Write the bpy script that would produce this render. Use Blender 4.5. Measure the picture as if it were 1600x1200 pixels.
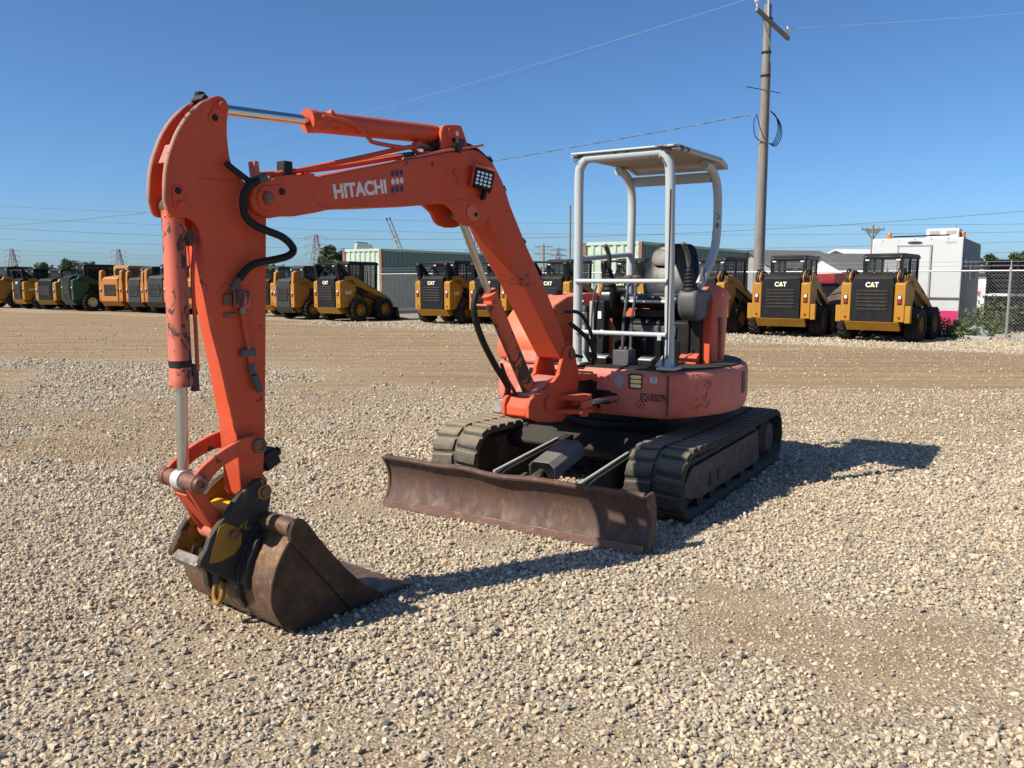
import bpy, bmesh, math, random
import numpy as np
from mathutils import Vector, Matrix, Quaternion, noise as mnoise
R = math.radians
rng = random.Random(7)
for _o in list(bpy.data.objects):
    bpy.data.objects.remove(_o)
SC = bpy.context.scene
COL = SC.collection

# ------------------------------------------------------------------ camera, sky, sun, exposure
CAM_H = 1.6
cam_d = bpy.data.cameras.new('camera')
cam_d.sensor_fit = 'HORIZONTAL'; cam_d.sensor_width = 36.0
cam_d.lens = 36.0 * 1290.0 / 1600.0
cam_d.clip_start = 0.05; cam_d.clip_end = 6000
cam = bpy.data.objects.new('camera', cam_d); COL.objects.link(cam)
cam.location = (0, 0, CAM_H)
cam.rotation_euler = (R(90) - math.atan(164.0 / 1290.0), 0, 0)
SC.camera = cam

SUN_EL, SUN_TO = 42.5, 26.0           # elevation, and the heading of the shadows on the ground
world = bpy.data.worlds.new('World'); SC.world = world; world.use_nodes = True
wn = world.node_tree; wn.nodes.clear()
w_out = wn.nodes.new('ShaderNodeOutputWorld'); w_bg = wn.nodes.new('ShaderNodeBackground')
w_sky = wn.nodes.new('ShaderNodeTexSky'); w_sky.sky_type = 'NISHITA'
w_sky.sun_disc = False
w_sky.sun_elevation = R(SUN_EL)
_sx, _sy = -math.cos(R(SUN_TO)), -math.sin(R(SUN_TO))
w_sky.sun_rotation = math.atan2(_sx, _sy) % (2 * math.pi)
w_sky.altitude = 300; w_sky.air_density = 0.78; w_sky.dust_density = 1.0; w_sky.ozone_density = 10.0
w_bg.inputs['Strength'].default_value = 0.096
w_mul = wn.nodes.new('ShaderNodeMix'); w_mul.data_type = 'RGBA'; w_mul.blend_type = 'MULTIPLY'; w_mul.inputs[0].default_value = 1.0
w_mul.inputs[7].default_value = (.95, 1.03, 1.0, 1)          # the camera's white balance: a slightly cyan blue
wn.links.new(w_sky.outputs[0], w_mul.inputs[6]); wn.links.new(w_mul.outputs[2], w_bg.inputs[0]); wn.links.new(w_bg.outputs[0], w_out.inputs[0])

sun_d = bpy.data.lights.new('sun', 'SUN'); sun_d.energy = 5.0; sun_d.angle = R(0.53); sun_d.color = (1.0, 0.91, 0.76)
sun = bpy.data.objects.new('sun', sun_d); COL.objects.link(sun)
sun.rotation_euler = Vector((_sx * math.cos(R(SUN_EL)), _sy * math.cos(R(SUN_EL)), math.sin(R(SUN_EL)))).to_track_quat('Z', 'Y').to_euler()
sun.location = (-20, -10, 30)

vs = SC.view_settings
SC.display_settings.display_device = 'sRGB'
vs.view_transform = 'Standard'; vs.look = 'None'; vs.exposure = 0.55; vs.gamma = 1.0; vs.use_curve_mapping = False
SC.render.film_transparent = False
SC.cycles.use_denoising = True
try: SC.cycles.denoiser = 'OPENIMAGEDENOISE'
except Exception: pass
SC.cycles.max_bounces = 6; SC.cycles.diffuse_bounces = 3; SC.cycles.glossy_bounces = 3; SC.cycles.transmission_bounces = 4
SC.cycles.transparent_max_bounces = 12
SC.cycles.caustics_reflective = False; SC.cycles.caustics_refractive = False

# ------------------------------------------------------------------ mesh helpers
class MB:
    def __init__(s): s.v = []; s.f = []
    def add(s, vs_, fs_):
        o = len(s.v); s.v += [tuple(v) for v in vs_]; s.f += [tuple(i + o for i in f) for f in fs_]; return s
    def box(s, c, sz, rot=None):
        hx, hy, hz = sz[0] / 2, sz[1] / 2, sz[2] / 2
        p = [Vector((x, y, z)) for x in (-hx, hx) for y in (-hy, hy) for z in (-hz, hz)]
        if rot is not None:
            M = rot if isinstance(rot, Matrix) else Matrix.Rotation(rot[0], 3, 'X') if len(rot) == 1 else (
                Matrix.Rotation(rot[2], 3, 'Z') @ Matrix.Rotation(rot[1], 3, 'Y') @ Matrix.Rotation(rot[0], 3, 'X'))
            p = [M @ q for q in p]
        c = Vector(c)
        return s.add([q + c for q in p], [(0, 1, 3, 2), (4, 6, 7, 5), (0, 4, 5, 1), (2, 3, 7, 6), (0, 2, 6, 4), (1, 5, 7, 3)])
    def bar(s, p0, p1, w, h, upv=(0, 0, 1)):
        p0, p1 = Vector(p0), Vector(p1); d = (p1 - p0).normalized(); u = Vector(upv)
        if abs(d.dot(u)) > .99: u = Vector((1, 0, 0))
        a = d.cross(u).normalized() * (w / 2); b = a.cross(d).normalized() * (h / 2)
        v = [p + sa * a + sb * b for p in (p0, p1) for sa, sb in ((-1, -1), (1, -1), (1, 1), (-1, 1))]
        return s.add(v, [(0, 1, 2, 3), (7, 6, 5, 4), (0, 4, 5, 1), (1, 5, 6, 2), (2, 6, 7, 3), (3, 7, 4, 0)])
    def prism(s, prof, y0, y1, axis='y'):
        n = len(prof)
        def pt(a, b, h): return (a, h, b) if axis == 'y' else (a, b, h) if axis == 'z' else (h, a, b)
        v = [pt(a, b, y0) for a, b in prof] + [pt(a, b, y1) for a, b in prof]
        f = [tuple(range(n)), tuple(range(2 * n - 1, n - 1, -1))] + [(i, i + n, (i + 1) % n + n, (i + 1) % n) for i in range(n)]
        return s.add(v, f)
    def sheet(s, prof, t, y0, y1, axis='y'):
        """an open profile line given thickness t and extruded"""
        P = [Vector((a, b)) for a, b in prof]; q = []
        for i in range(len(P)):
            d = (P[min(i + 1, len(P) - 1)] - P[max(i - 1, 0)]).normalized(); q.append(P[i] + Vector((-d.y, d.x)) * t)
        return s.prism([tuple(p) for p in P] + [tuple(p) for p in reversed(q)], y0, y1, axis)
    def tube(s, pts, r, n=10, cap=True, closed=False):
        P = [Vector(p) for p in pts]; m = len(P); rr = r if isinstance(r, (list, tuple)) else [r] * m
        v = []; prev = None
        for i in range(m):
            if closed: d = P[(i + 1) % m] - P[i - 1]
            else: d = P[min(i + 1, m - 1)] - P[max(i - 1, 0)]
            d.normalize()
            if prev is None:
                u = Vector((0, 0, 1)) if abs(d.z) < .9 else Vector((1, 0, 0))
                a = d.cross(u).normalized()
            else:
                a = (prev - d * prev.dot(d)).normalized()
            prev = a; b = d.cross(a)
            v += [P[i] + rr[i] * (math.cos(2 * math.pi * k / n) * a + math.sin(2 * math.pi * k / n) * b) for k in range(n)]
        f = []
        for i in range(m if closed else m - 1):
            j = (i + 1) % m
            f += [(i * n + k, i * n + (k + 1) % n, j * n + (k + 1) % n, j * n + k) for k in range(n)]
        if cap and not closed: f += [tuple(range(n - 1, -1, -1)), tuple((m - 1) * n + k for k in range(n))]
        return s.add(v, f)
    def cyl(s, p0, p1, r, n=20, r1=None): return s.tube([p0, p1], [r, r if r1 is None else r1], n)
    def lathe(s, prof, p0, axis, n=24):
        """prof [(radius, height)] along axis from p0; closed at both ends"""
        d = Vector(axis).normalized(); p0 = Vector(p0)
        u = Vector((0, 0, 1)) if abs(d.z) < .9 else Vector((1, 0, 0)); a = d.cross(u).normalized(); b = d.cross(a)
        v = []
        for r, h in prof: v += [p0 + d * h + r * (math.cos(2 * math.pi * k / n) * a + math.sin(2 * math.pi * k / n) * b) for k in range(n)]
        m = len(prof)
        f = [(i * n + k, i * n + (k + 1) % n, (i + 1) * n + (k + 1) % n, (i + 1) * n + k) for i in range(m - 1) for k in range(n)]
        f += [tuple(range(n - 1, -1, -1)), tuple((m - 1) * n + k for k in range(n))]
        return s.add(v, f)
    def mirror_y(s):
        o = MB(); o.v = [(x, -y, z) for x, y, z in s.v]; o.f = [tuple(reversed(f)) for f in s.f]; return o
    def mesh(s, name, mats, smooth=35, fix=True):
        me = bpy.data.meshes.new(name); me.from_pydata(s.v, [], s.f)
        if fix:
            bm = bmesh.new(); bm.from_mesh(me); bmesh.ops.recalc_face_normals(bm, faces=bm.faces[:]); bm.to_mesh(me); bm.free()
        if smooth:
            me.polygons.foreach_set('use_smooth', [True] * len(me.polygons))
            me.set_sharp_from_angle(angle=R(smooth))
        for m in (mats if isinstance(mats, (list, tuple)) else [mats]): me.materials.append(m)
        me.update(); return me
    def build(s, name, mat, parent=None, bevel=0, seg=2, smooth=35, fix=True, loc=None, rot=None):
        o = bpy.data.objects.new(name, s.mesh(name, mat, smooth, fix)); COL.objects.link(o)
        if parent is not None: o.parent = parent
        if loc is not None: o.location = loc
        if rot is not None: o.rotation_euler = rot
        if bevel:
            b = o.modifiers.new('bevel', 'BEVEL'); b.width = bevel; b.segments = seg; b.limit_method = 'ANGLE'; b.angle_limit = R(38); b.harden_normals = False
        return o

def tag(o, label=None, cat=None, group=None, kind=None):
    if label: o['label'] = label
    if cat: o['category'] = cat
    if group: o['group'] = group
    if kind: o['kind'] = kind
    return o
def empty(name, loc, rz=0, label=None, cat=None, group=None):
    o = bpy.data.objects.new(name, None); COL.objects.link(o); o.location = loc; o.rotation_euler = (0, 0, rz); o.empty_display_size = .3
    return tag(o, label, cat, group)
KIDS = {}
def children(o): return [c for c in COL.objects if c.parent == o]
def copy_tree(o, parent=None, kids=None):
    if kids is None:
        kids = {}
        for c in COL.objects:
            if c.parent: kids.setdefault(c.parent.name, []).append(c)
    c = o.copy(); COL.objects.link(c); c.parent = parent
    for ch in kids.get(o.name, []): copy_tree(ch, c, kids)
    return c
def part_copy(o, loc=None, rot=None, parent=None):
    c = o.copy(); COL.objects.link(c)
    if parent is not None: c.parent = parent
    if loc is not None: c.location = loc
    if rot is not None: c.rotation_euler = rot
    return c
def arc(cx, cz, r, a0, a1, n=8):
    return [(cx + r * math.cos(R(a0 + (a1 - a0) * i / n)), cz + r * math.sin(R(a0 + (a1 - a0) * i / n))) for i in range(n + 1)]
def spline(pts, n=6):
    """Catmull-Rom through 3-D points"""
    P = [Vector(p) for p in pts]; P = [2 * P[0] - P[1]] + P + [2 * P[-1] - P[-2]]; out = []
    for i in range(1, len(P) - 2):
        for k in range(n):
            t = k / n; a, b, c, d = P[i - 1], P[i], P[i + 1], P[i + 2]
            out.append(.5 * ((2 * b) + (c - a) * t + (2 * a - 5 * b + 4 * c - d) * t * t + (3 * b - a - 3 * c + d) * t ** 3))
    return out + [P[-2]]
def lettering(name, body, size, mat, parent, M, depth=.0012, space=1.0, bold=0.0, width=None):
    cu = bpy.data.curves.new('t', 'FONT'); cu.body = body; cu.size = size; cu.extrude = depth; cu.space_character = space; cu.offset = bold
    cu.align_x = 'LEFT'; cu.align_y = 'BOTTOM_BASELINE'
    to = bpy.data.objects.new('t', cu); COL.objects.link(to)
    dg = bpy.context.evaluated_depsgraph_get()
    me = bpy.data.meshes.new_from_object(to.evaluated_get(dg)); bpy.data.objects.remove(to); bpy.data.curves.remove(cu)
    me.materials.clear(); me.materials.append(mat); me.name = name
    xs = [v.co.x for v in me.vertices]
    if width and xs:
        k = width / (max(xs) - min(xs)); x0 = min(xs)
        for v in me.vertices: v.co.x = (v.co.x - x0) * k
    o = bpy.data.objects.new(name, me); COL.objects.link(o); o.parent = parent; o.matrix_local = M
    return o
def frame(origin, xdir, ydir):
    x = Vector(xdir).normalized(); y = Vector(ydir); y = (y - x * y.dot(x)).normalized(); z = x.cross(y)
    M = Matrix((x, y, z)).transposed().to_4x4(); M.translation = Vector(origin); return M

# ------------------------------------------------------------------ materials
def nodes_of(name):
    m = bpy.data.materials.new(name); m.use_nodes = True; nt = m.node_tree; b = nt.nodes['Principled BSDF']; return m, nt, b
def rgba(c): return (c[0], c[1], c[2], 1)
class NT:
    def __init__(s, nt): s.nt = nt
    def n(s, t, **kw):
        q = s.nt.nodes.new(t)
        for k, v in kw.items(): setattr(q, k, v)
        return q
    def l(s, a, b): s.nt.links.new(a, b)
    def noise(s, vec, scale, detail=4, rough=.55, dist=0):
        q = s.n('ShaderNodeTexNoise'); q.inputs['Scale'].default_value = scale; q.inputs['Detail'].default_value = detail
        q.inputs['Roughness'].default_value = rough; q.inputs['Distortion'].default_value = dist
        if vec is not None: s.l(vec, q.inputs['Vector'])
        return q.outputs['Fac']
    def ramp(s, fac, stops, interp='LINEAR'):
        q = s.n('ShaderNodeValToRGB'); e = q.color_ramp.elements; q.color_ramp.interpolation = interp
        while len(e) < len(stops): e.new(.5)
        for i, (p, c) in enumerate(stops):
            e[i].position = p; e[i].color = rgba(c) if isinstance(c, (tuple, list)) else (c, c, c, 1)
        s.l(fac, q.inputs['Fac']); return q.outputs['Color']
    def mix(s, fac, a, b, blend='MIX'):
        q = s.n('ShaderNodeMix', data_type='RGBA', blend_type=blend)
        for sock, v in ((q.inputs['Factor'], fac), (q.inputs['A'], a), (q.inputs['B'], b)):
            pass
        def put(idx, v):
            sk = [i for i in q.inputs if i.name == idx and i.type == ('VALUE' if idx == 'Factor' else 'RGBA')][0]
            if isinstance(v, (int, float)): sk.default_value = v if idx == 'Factor' else (v, v, v, 1)
            elif isinstance(v, (tuple, list)): sk.default_value = rgba(v)
            else: s.l(v, sk)
        put('Factor', fac); put('A', a); put('B', b)
        return [o for o in q.outputs if o.type == 'RGBA'][0]
    def math(s, op, a, b=None, clamp=False):
        q = s.n('ShaderNodeMath', operation=op, use_clamp=clamp)
        for i, v in enumerate((a, b)):
            if v is None: continue
            if isinstance(v, (int, float)): q.inputs[i].default_value = v
            else: s.l(v, q.inputs[i])
        return q.outputs[0]
    def bump(s, h, strength=.2, dist=.01, normal=None):
        q = s.n('ShaderNodeBump'); q.inputs['Strength'].default_value = strength; q.inputs['Distance'].default_value = dist
        s.l(h, q.inputs['Height'])
        if normal is not None: s.l(normal, q.inputs['Normal'])
        return q.outputs[0]
    def coord(s, which='Object', scale=None, rot=None, loc=None):
        t = s.n('ShaderNodeTexCoord').outputs[which]
        if scale or rot or loc:
            m = s.n('ShaderNodeMapping')
            if scale: m.inputs['Scale'].default_value = scale
            if rot: m.inputs['Rotation'].default_value = rot
            if loc: m.inputs['Location'].default_value = loc
            s.l(t, m.inputs['Vector']); t = m.outputs[0]
        return t

def paint(name, c1, c2=None, rough=.5, metal=0.0, chips=0.0, chipcol=(.05, .035, .028), cs=22, ns=2.2, grime=0.25, grimecol=(.16, .12, .085), bump=.08, stretch=None, spec=.4, dust=0.0, scuff=0.0, off=None):
    """worn paint: two tones, chips down to rust, grime; colour belongs to the thing itself"""
    m, nt, b = nodes_of(name); g = NT(nt); v = g.coord('Object', scale=stretch, loc=off)
    c2 = c2 or tuple(x * .8 for x in c1)
    col = g.mix(g.ramp(g.noise(v, ns, 5, .6), [(.3, 0.0), (.7, 1.0)]), c1, c2)
    if grime:
        gm = g.ramp(g.noise(v, ns * 3.1, 7, .68, .4), [(.5, 0.0), (.78, grime)])
        col = g.mix(gm, col, grimecol)
    if scuff:
        sv = g.coord('Object', scale=(3, 3, 26)); sv2 = g.coord('Object', scale=(22, 22, 2.2), rot=(.5, .7, .2))
        sm = g.math('MAXIMUM', g.ramp(g.noise(sv, 3.1, 5, .6, .3), [(.66, 0.0), (.70, 1.0)]), g.ramp(g.noise(sv2, 2.3, 5, .6, .3), [(.67, 0.0), (.70, 1.0)]))
        sm = g.math('MULTIPLY', sm, g.ramp(g.noise(v, 2.7, 3), [(.45, 0.0), (.62, scuff)]))
        col = g.mix(sm, col, tuple(min(1, x * .8 + .12) for x in c2))
        drip = g.coord('Object', scale=(14, 14, .8)); dm_ = g.math('MULTIPLY', g.ramp(g.noise(drip, 2.0, 5, .6), [(.55, 0.0), (.75, 1.0)]), g.ramp(g.noise(v, 1.4, 3), [(.42, 0.0), (.65, scuff * .8)]))
        col = g.mix(dm_, col, tuple(x * .45 for x in c1))
    rg = g.ramp(g.noise(v, 9, 5), [(.2, max(.05, rough - .12)), (.8, min(1, rough + .14))])
    hgt = g.noise(v, 60, 4)
    if chips:
        n1 = g.noise(v, cs, 8, .65, .6); n2 = g.noise(v, cs * .16, 3, .5)
        s_ = g.math('ADD', g.math('MULTIPLY', n1, .75), g.math('MULTIPLY', n2, .55))
        th = 0.86 - .3 * chips
        cm = g.ramp(s_, [(th, 0.0), (th + .015, 1.0)])
        col = g.mix(cm, col, g.mix(g.noise(v, 40, 3), chipcol, tuple(x * 1.9 for x in chipcol)))
        rg = g.mix(cm, rg, .85)
        hgt = g.math('SUBTRACT', g.math('MULTIPLY', hgt, .35), g.math('MULTIPLY', cm, .6))
    if dust:
        gm = g.n('ShaderNodeNewGeometry'); sp = g.n('ShaderNodeSeparateXYZ'); g.l(gm.outputs['Normal'], sp.inputs[0])
        dm = g.math('MULTIPLY', g.ramp(sp.outputs['Z'], [(.35, 0.0), (.95, 1.0)]), g.ramp(g.noise(v, 6, 6, .65), [(.3, dust * .4), (.75, dust)]))
        col = g.mix(dm, col, (.34, .28, .2))
        rg = g.mix(dm, rg, .9)
    g.l(col, b.inputs['Base Color']); g.l(rg, b.inputs['Roughness'])
    b.inputs['Metallic'].default_value = metal; b.inputs['Specular IOR Level'].default_value = spec
    if bump: g.l(g.bump(hgt, bump * 3, .004), b.inputs['Normal'])
    return m
def plain(name, c, rough=.5, metal=0, emit=None, spec=.5, var=.25, ns=8):
    m, nt, b = nodes_of(name); g = NT(nt)
    col = g.mix(g.noise(g.coord(), ns, 4), tuple(x * (1 - var) for x in c), tuple(min(1, x * (1 + var)) for x in c))
    g.l(col, b.inputs['Base Color']); b.inputs['Roughness'].default_value = rough; b.inputs['Metallic'].default_value = metal; b.inputs['Specular IOR Level'].default_value = spec
    return m
def rust(name, c1, c2, c3, rough=.62, metal=.35, ns=3, stretch=(1, 1, 1), shine=.0):
    m, nt, b = nodes_of(name); g = NT(nt); v = g.coord('Object', scale=stretch)
    col = g.mix(g.ramp(g.noise(v, ns, 7, .68, .3), [(.34, 0.0), (.66, 1.0)]), c1, c2)
    col = g.mix(g.ramp(g.noise(v, ns * 4.3, 6, .7), [(.52, 0.0), (.72, .75)]), col, c3)
    g.l(col, b.inputs['Base Color'])
    g.l(g.ramp(g.noise(v, ns * 2, 6, .6), [(.3, rough - .2), (.7, rough + .2)]), b.inputs['Roughness'])
    b.inputs['Metallic'].default_value = metal
    g.l(g.bump(g.noise(v, ns * 16, 6, .7), .35, .004), b.inputs['Normal'])
    return m
def glass(name, tint=(.55, .7, .72), alpha=.35):
    m, nt, b = nodes_of(name)
    b.inputs['Base Color'].default_value = rgba((.02, .03, .035)); b.inputs['Roughness'].default_value = .05; b.inputs['Specular IOR Level'].default_value = .8
    b.inputs['Alpha'].default_value = alpha
    return m

M = {}
M['orange'] = paint('orange_paint', (.605, .068, .020), (.56, .098, .046), rough=.58, spec=.28, chips=.19, cs=34, grime=.3, ns=1.7, scuff=.45, grimecol=(.22, .06, .035), dust=.25)
M['orange_fade'] = paint('faded_orange_paint', (.53, .125, .085), (.57, .19, .15), rough=.65, chips=.24, cs=22, grime=.4, scuff=.55, grimecol=(.2, .07, .045), dust=.35)
M['orange_chip'] = paint('chipped_orange_paint', (.54, .11, .06), (.55, .145, .09), rough=.6, chips=.82, cs=15, grime=.35, grimecol=(.12, .05, .035), stretch=(1, 1, .45))
M['orange_chip2'] = paint('scraped_orange_paint', (.54, .10, .055), (.55, .135, .085), rough=.6, chips=.66, cs=19, grime=.35, grimecol=(.12, .05, .035), stretch=(1, 1, .5), off=(3.3, 1.7, 5.2))
M['orange_hood'] = paint('hood_orange_paint', (.62, .125, .045), (.62, .15, .08), rough=.5, chips=.12, cs=20, grime=.25, grimecol=(.25, .09, .05), dust=.4)
M['chrome'] = plain('chrome_rod', (.62, .62, .6), .16, 1.0, var=.06)
M['rod_dull'] = plain('dull_rod', (.5, .47, .4), .32, .9, var=.1)
M['steel'] = rust('bare_steel', (.30, .27, .24), (.2, .15, .12), (.12, .075, .05), .42, .7, 9)
M['pin'] = rust('pin_steel', (.22, .1, .065), (.16, .07, .05), (.28, .2, .16), .5, .4, 14)
M['blade'] = rust('rusty_blade', (.11, .057, .039), (.062, .040, .035), (.19, .098, .052), .74, .1, 2.4, (2.4, 2.4, 1.1))
M['bucket'] = rust('rusty_bucket', (.055, .029, .016), (.030, .019, .014), (.12, .056, .022), .62, .3, 4)
M['bucket_back'] = rust('worn_bucket_back', (.19, .115, .075), (.10, .062, .042), (.36, .21, .06), .48, .4, 7)
M['coupler'] = paint('black_worn_paint', (.022, .02, .02), (.03, .027, .024), .55, chips=.4, chipcol=(.22, .13, .02), cs=11, grime=.5, grimecol=(.07, .045, .03))
M['yellow_worn'] = paint('yellow_worn_paint', (.36, .185, .018), (.25, .13, .02), .55, chips=.5, chipcol=(.035, .025, .02), cs=14, grime=.5, grimecol=(.07, .045, .02))
M['yellow_bright'] = paint('bright_yellow_paint', (.75, .42, .025), (.7, .36, .02), .45, chips=.2, cs=18, grime=.2)
M['rubber'] = paint('track_rubber', (.062, .06, .052), (.125, .113, .088), .9, grime=.7, grimecol=(.26, .22, .16), ns=4, bump=.4, spec=.15, dust=.85, scuff=.5)
M['rubber_shade'] = paint('shaded_track_rubber', (.034, .035, .032), (.062, .058, .048), .9, grime=.5, grimecol=(.14, .12, .09), ns=4, bump=.4, spec=.15, dust=.6, scuff=.4)  # track_rubber copy darkened: shade of the near track put into the colour
M['black'] = paint('black_paint', (.007, .007, .0075), (.012, .0115, .0115), .5, grime=.3, grimecol=(.035, .03, .025), spec=.3)
M['blackrub'] = paint('black_rubber', (.007, .007, .0075), (.012, .012, .012), .6, grime=.15, grimecol=(.03, .027, .024), spec=.3)
M['under'] = paint('undercarriage_paint', (.009, .009, .010), (.016, .015, .014), .7, grime=.35, grimecol=(.045, .037, .028), dust=.1)
M['trackframe'] = paint('dusty_track_frame', (.085, .055, .045), (.055, .043, .038), .75, grime=.6, grimecol=(.2, .165, .125), ns=5, chips=.3)
M['canopy'] = paint('grey_canopy_paint', (.37, .415, .43), (.42, .45, .455), .45, chips=.17, cs=16, scuff=.3, chipcol=(.09, .045, .025), grime=.12, grimecol=(.3, .3, .28))
M['roof_under'] = paint('canopy_roof_paint', (.25, .235, .2), (.2, .18, .15), .55, grime=.35, grimecol=(.25, .2, .15))
M['vinyl'] = paint('black_vinyl', (.008, .008, .009), (.014, .0135, .0135), .34, grime=.12, grimecol=(.04, .037, .034), bump=.05)
M['vinyl_sunlit'] = paint('sunlit_dusty_vinyl', (.085, .083, .08), (.13, .125, .118), .5, grime=.3, grimecol=(.3, .28, .25))  # backrest highlight: dust and sunlight both put into the colour
M['console'] = paint('grey_plastic', (.085, .09, .097), (.06, .064, .07), .55, grime=.3, grimecol=(.13, .12, .10))
M['ltgrey'] = paint('light_grey_plastic', (.42, .43, .42), (.34, .34, .33), .5, grime=.45, grimecol=(.3, .2, .1))
M['white'] = plain('white_plastic', (.78, .78, .76), .5, var=.06)
M['decalgrey'] = plain('faded_grey_decal', (.33, .31, .31), .6, var=.12)
M['decalblack'] = plain('black_decal', (.025, .015, .015), .55)
M['decalwhite'] = plain('white_decal', (.72, .66, .64), .5, var=.1, ns=30)
M['decalnavy'] = plain('navy_decal', (.03, .028, .075), .5)
M['amber'] = plain('pale_amber_lens', (.92, .70, .30), .3, var=.15)
M['led'] = plain('lamp_reflector', (.8, .82, .85), .12, .9, var=.1)
M['cat_y'] = paint('machine_yellow_paint', (.40, .19, .012), (.33, .155, .013), .5, chips=.1, cs=9, grime=.5, grimecol=(.13, .085, .035), dust=.3, scuff=.25)
M['case_o'] = paint('tan_orange_paint', (.42, .175, .03), (.36, .145, .027), .5, grime=.35, grimecol=(.17, .1, .045), dust=.3, scuff=.2)
M['deere_y'] = paint('dull_yellow_paint', (.33, .185, .025), (.27, .15, .022), .55, grime=.4, grimecol=(.13, .09, .04), dust=.3)
M['deere_g'] = paint('green_paint', (.006, .075, .032), (.008, .055, .025), .45, grime=.2, grimecol=(.06, .06, .04), dust=.2)
M['cream'] = plain('cream_rim', (.66, .58, .42), .5)
M['catblack'] = paint('machine_black_paint', (.006, .0065, .008), (.010, .011, .013), .45, grime=.2, grimecol=(.035, .03, .025), dust=.08, spec=.25)
M['tyre'] = paint('tyre_rubber', (.012, .012, .0115), (.022, .02, .018), .9, grime=.4, grimecol=(.08, .066, .05), ns=6, dust=.35, spec=.2)
M['redlens'] = plain('red_lens', (.28, .012, .012), .25)
M['glass'] = glass('dark_glass', alpha=.55)
M['glassl'] = glass('clear_glass', alpha=.3)

# ------------------------------------------------------------------ ground: lane of dirt in front of the machine row, gravel elsewhere
def _hash(ix, iy, seed):
    n = (ix.astype(np.int64) * 374761393 + iy.astype(np.int64) * 668265263 + seed * 1442695041) & 0xFFFFFFFF
    n = ((n ^ (n >> 13)) * 1274126177) & 0xFFFFFFFF
    return ((n ^ (n >> 16)) & 0xFFFF) / 65535.0
def vnoise(x, y, seed=0):
    x = np.asarray(x, float); y = np.asarray(y, float); ix = np.floor(x); iy = np.floor(y); fx = x - ix; fy = y - iy
    fx = fx * fx * (3 - 2 * fx); fy = fy * fy * (3 - 2 * fy)
    a = _hash(ix, iy, seed); b = _hash(ix + 1, iy, seed); c = _hash(ix, iy + 1, seed); d = _hash(ix + 1, iy + 1, seed)
    return (a * (1 - fx) + b * fx) * (1 - fy) + (c * (1 - fx) + d * fx) * fy
def fbm(x, y, seed=0, oct=4):
    s = 0; a = .5; t = 0
    for i in range(oct):
        s = s + a * vnoise(x * 2 ** i, y * 2 ** i, seed + i); t += a; a *= .55
    return s / t
def sstep(a, b, x):
    t = np.clip((x - a) / (b - a), 0, 1); return t * t * (3 - 2 * t)
def dirt_mask(x, y):
    x = np.asarray(x, float); y = np.asarray(y, float)
    q = -((x - 9.3) * .55 + (y - 21) * .835); u = (x - 9.3) * -.835 + (y - 21) * .55
    wob = (fbm(u * .12, q * .35, 3) - .5) * 5
    lane = sstep(1.3, 3.2, q + wob * .25) * (1 - sstep(10.5, 17.5, q + wob * 1.5 + 3.2 * (fbm(x * .5, y * .5, 41) - .5)))
    streak = fbm(u * .07, q * .9, 11)
    lane = lane * np.clip(.45 + 1.1 * streak, 0, 1)
    left = (1 - sstep(-9.5, -5, x + wob)) * sstep(.42, .66, fbm(u * .1, q * .55, 29)) * .85 * (1 - sstep(22, 30, q))
    patch = sstep(.56, .80, fbm(x * .8 + 4, y * .8, 21)) * .4
    for cx, cy, rx, ry, a in ((1.5, 3.25, .95, .5, .62), (2.3, 3.0, .5, .3, .5), (.9, 3.75, .5, .2, .5), (-.15, 4.85, .35, .25, .7), (1.25, 4.0, .4, .22, .6), (-4.3, 9.4, 2.6, 2.2, .72), (-2.4, 7.4, 1.3, .5, .7), (-4.6, 7.6, 1.6, .7, .72), (.3, 2.6, .3, .25, .5), (4.2, 8.4, 1.6, .8, .6), (5.0, 9.8, 2.2, .8, .7), (-2.2, 11.5, 2.0, 1.2, .7), (-.75, 5.6, .5, .3, .5), (3.3, 4.4, .5, .4, .45)):
        d = np.sqrt(((x - cx) / rx) ** 2 + ((y - cy) / ry) ** 2) + 2.4 * (fbm(x * 1.9 + cx, y * 1.9, 33) - .5)
        patch = np.maximum(patch, a * (1 - sstep(.45, 1.25, d)) * (.55 + .75 * fbm(x * 3.1, y * 3.1, 51, 3)))
    return np.clip(np.maximum(np.maximum(lane, patch), left), 0, 1)
def ground_z(x, y):
    x = np.asarray(x, float); y = np.asarray(y, float)
    return .026 * (fbm(x * .45, y * .45, 5, 3) - .5) + .012 * (fbm(x * 1.6, y * 1.6, 8, 2) - .5)

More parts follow.
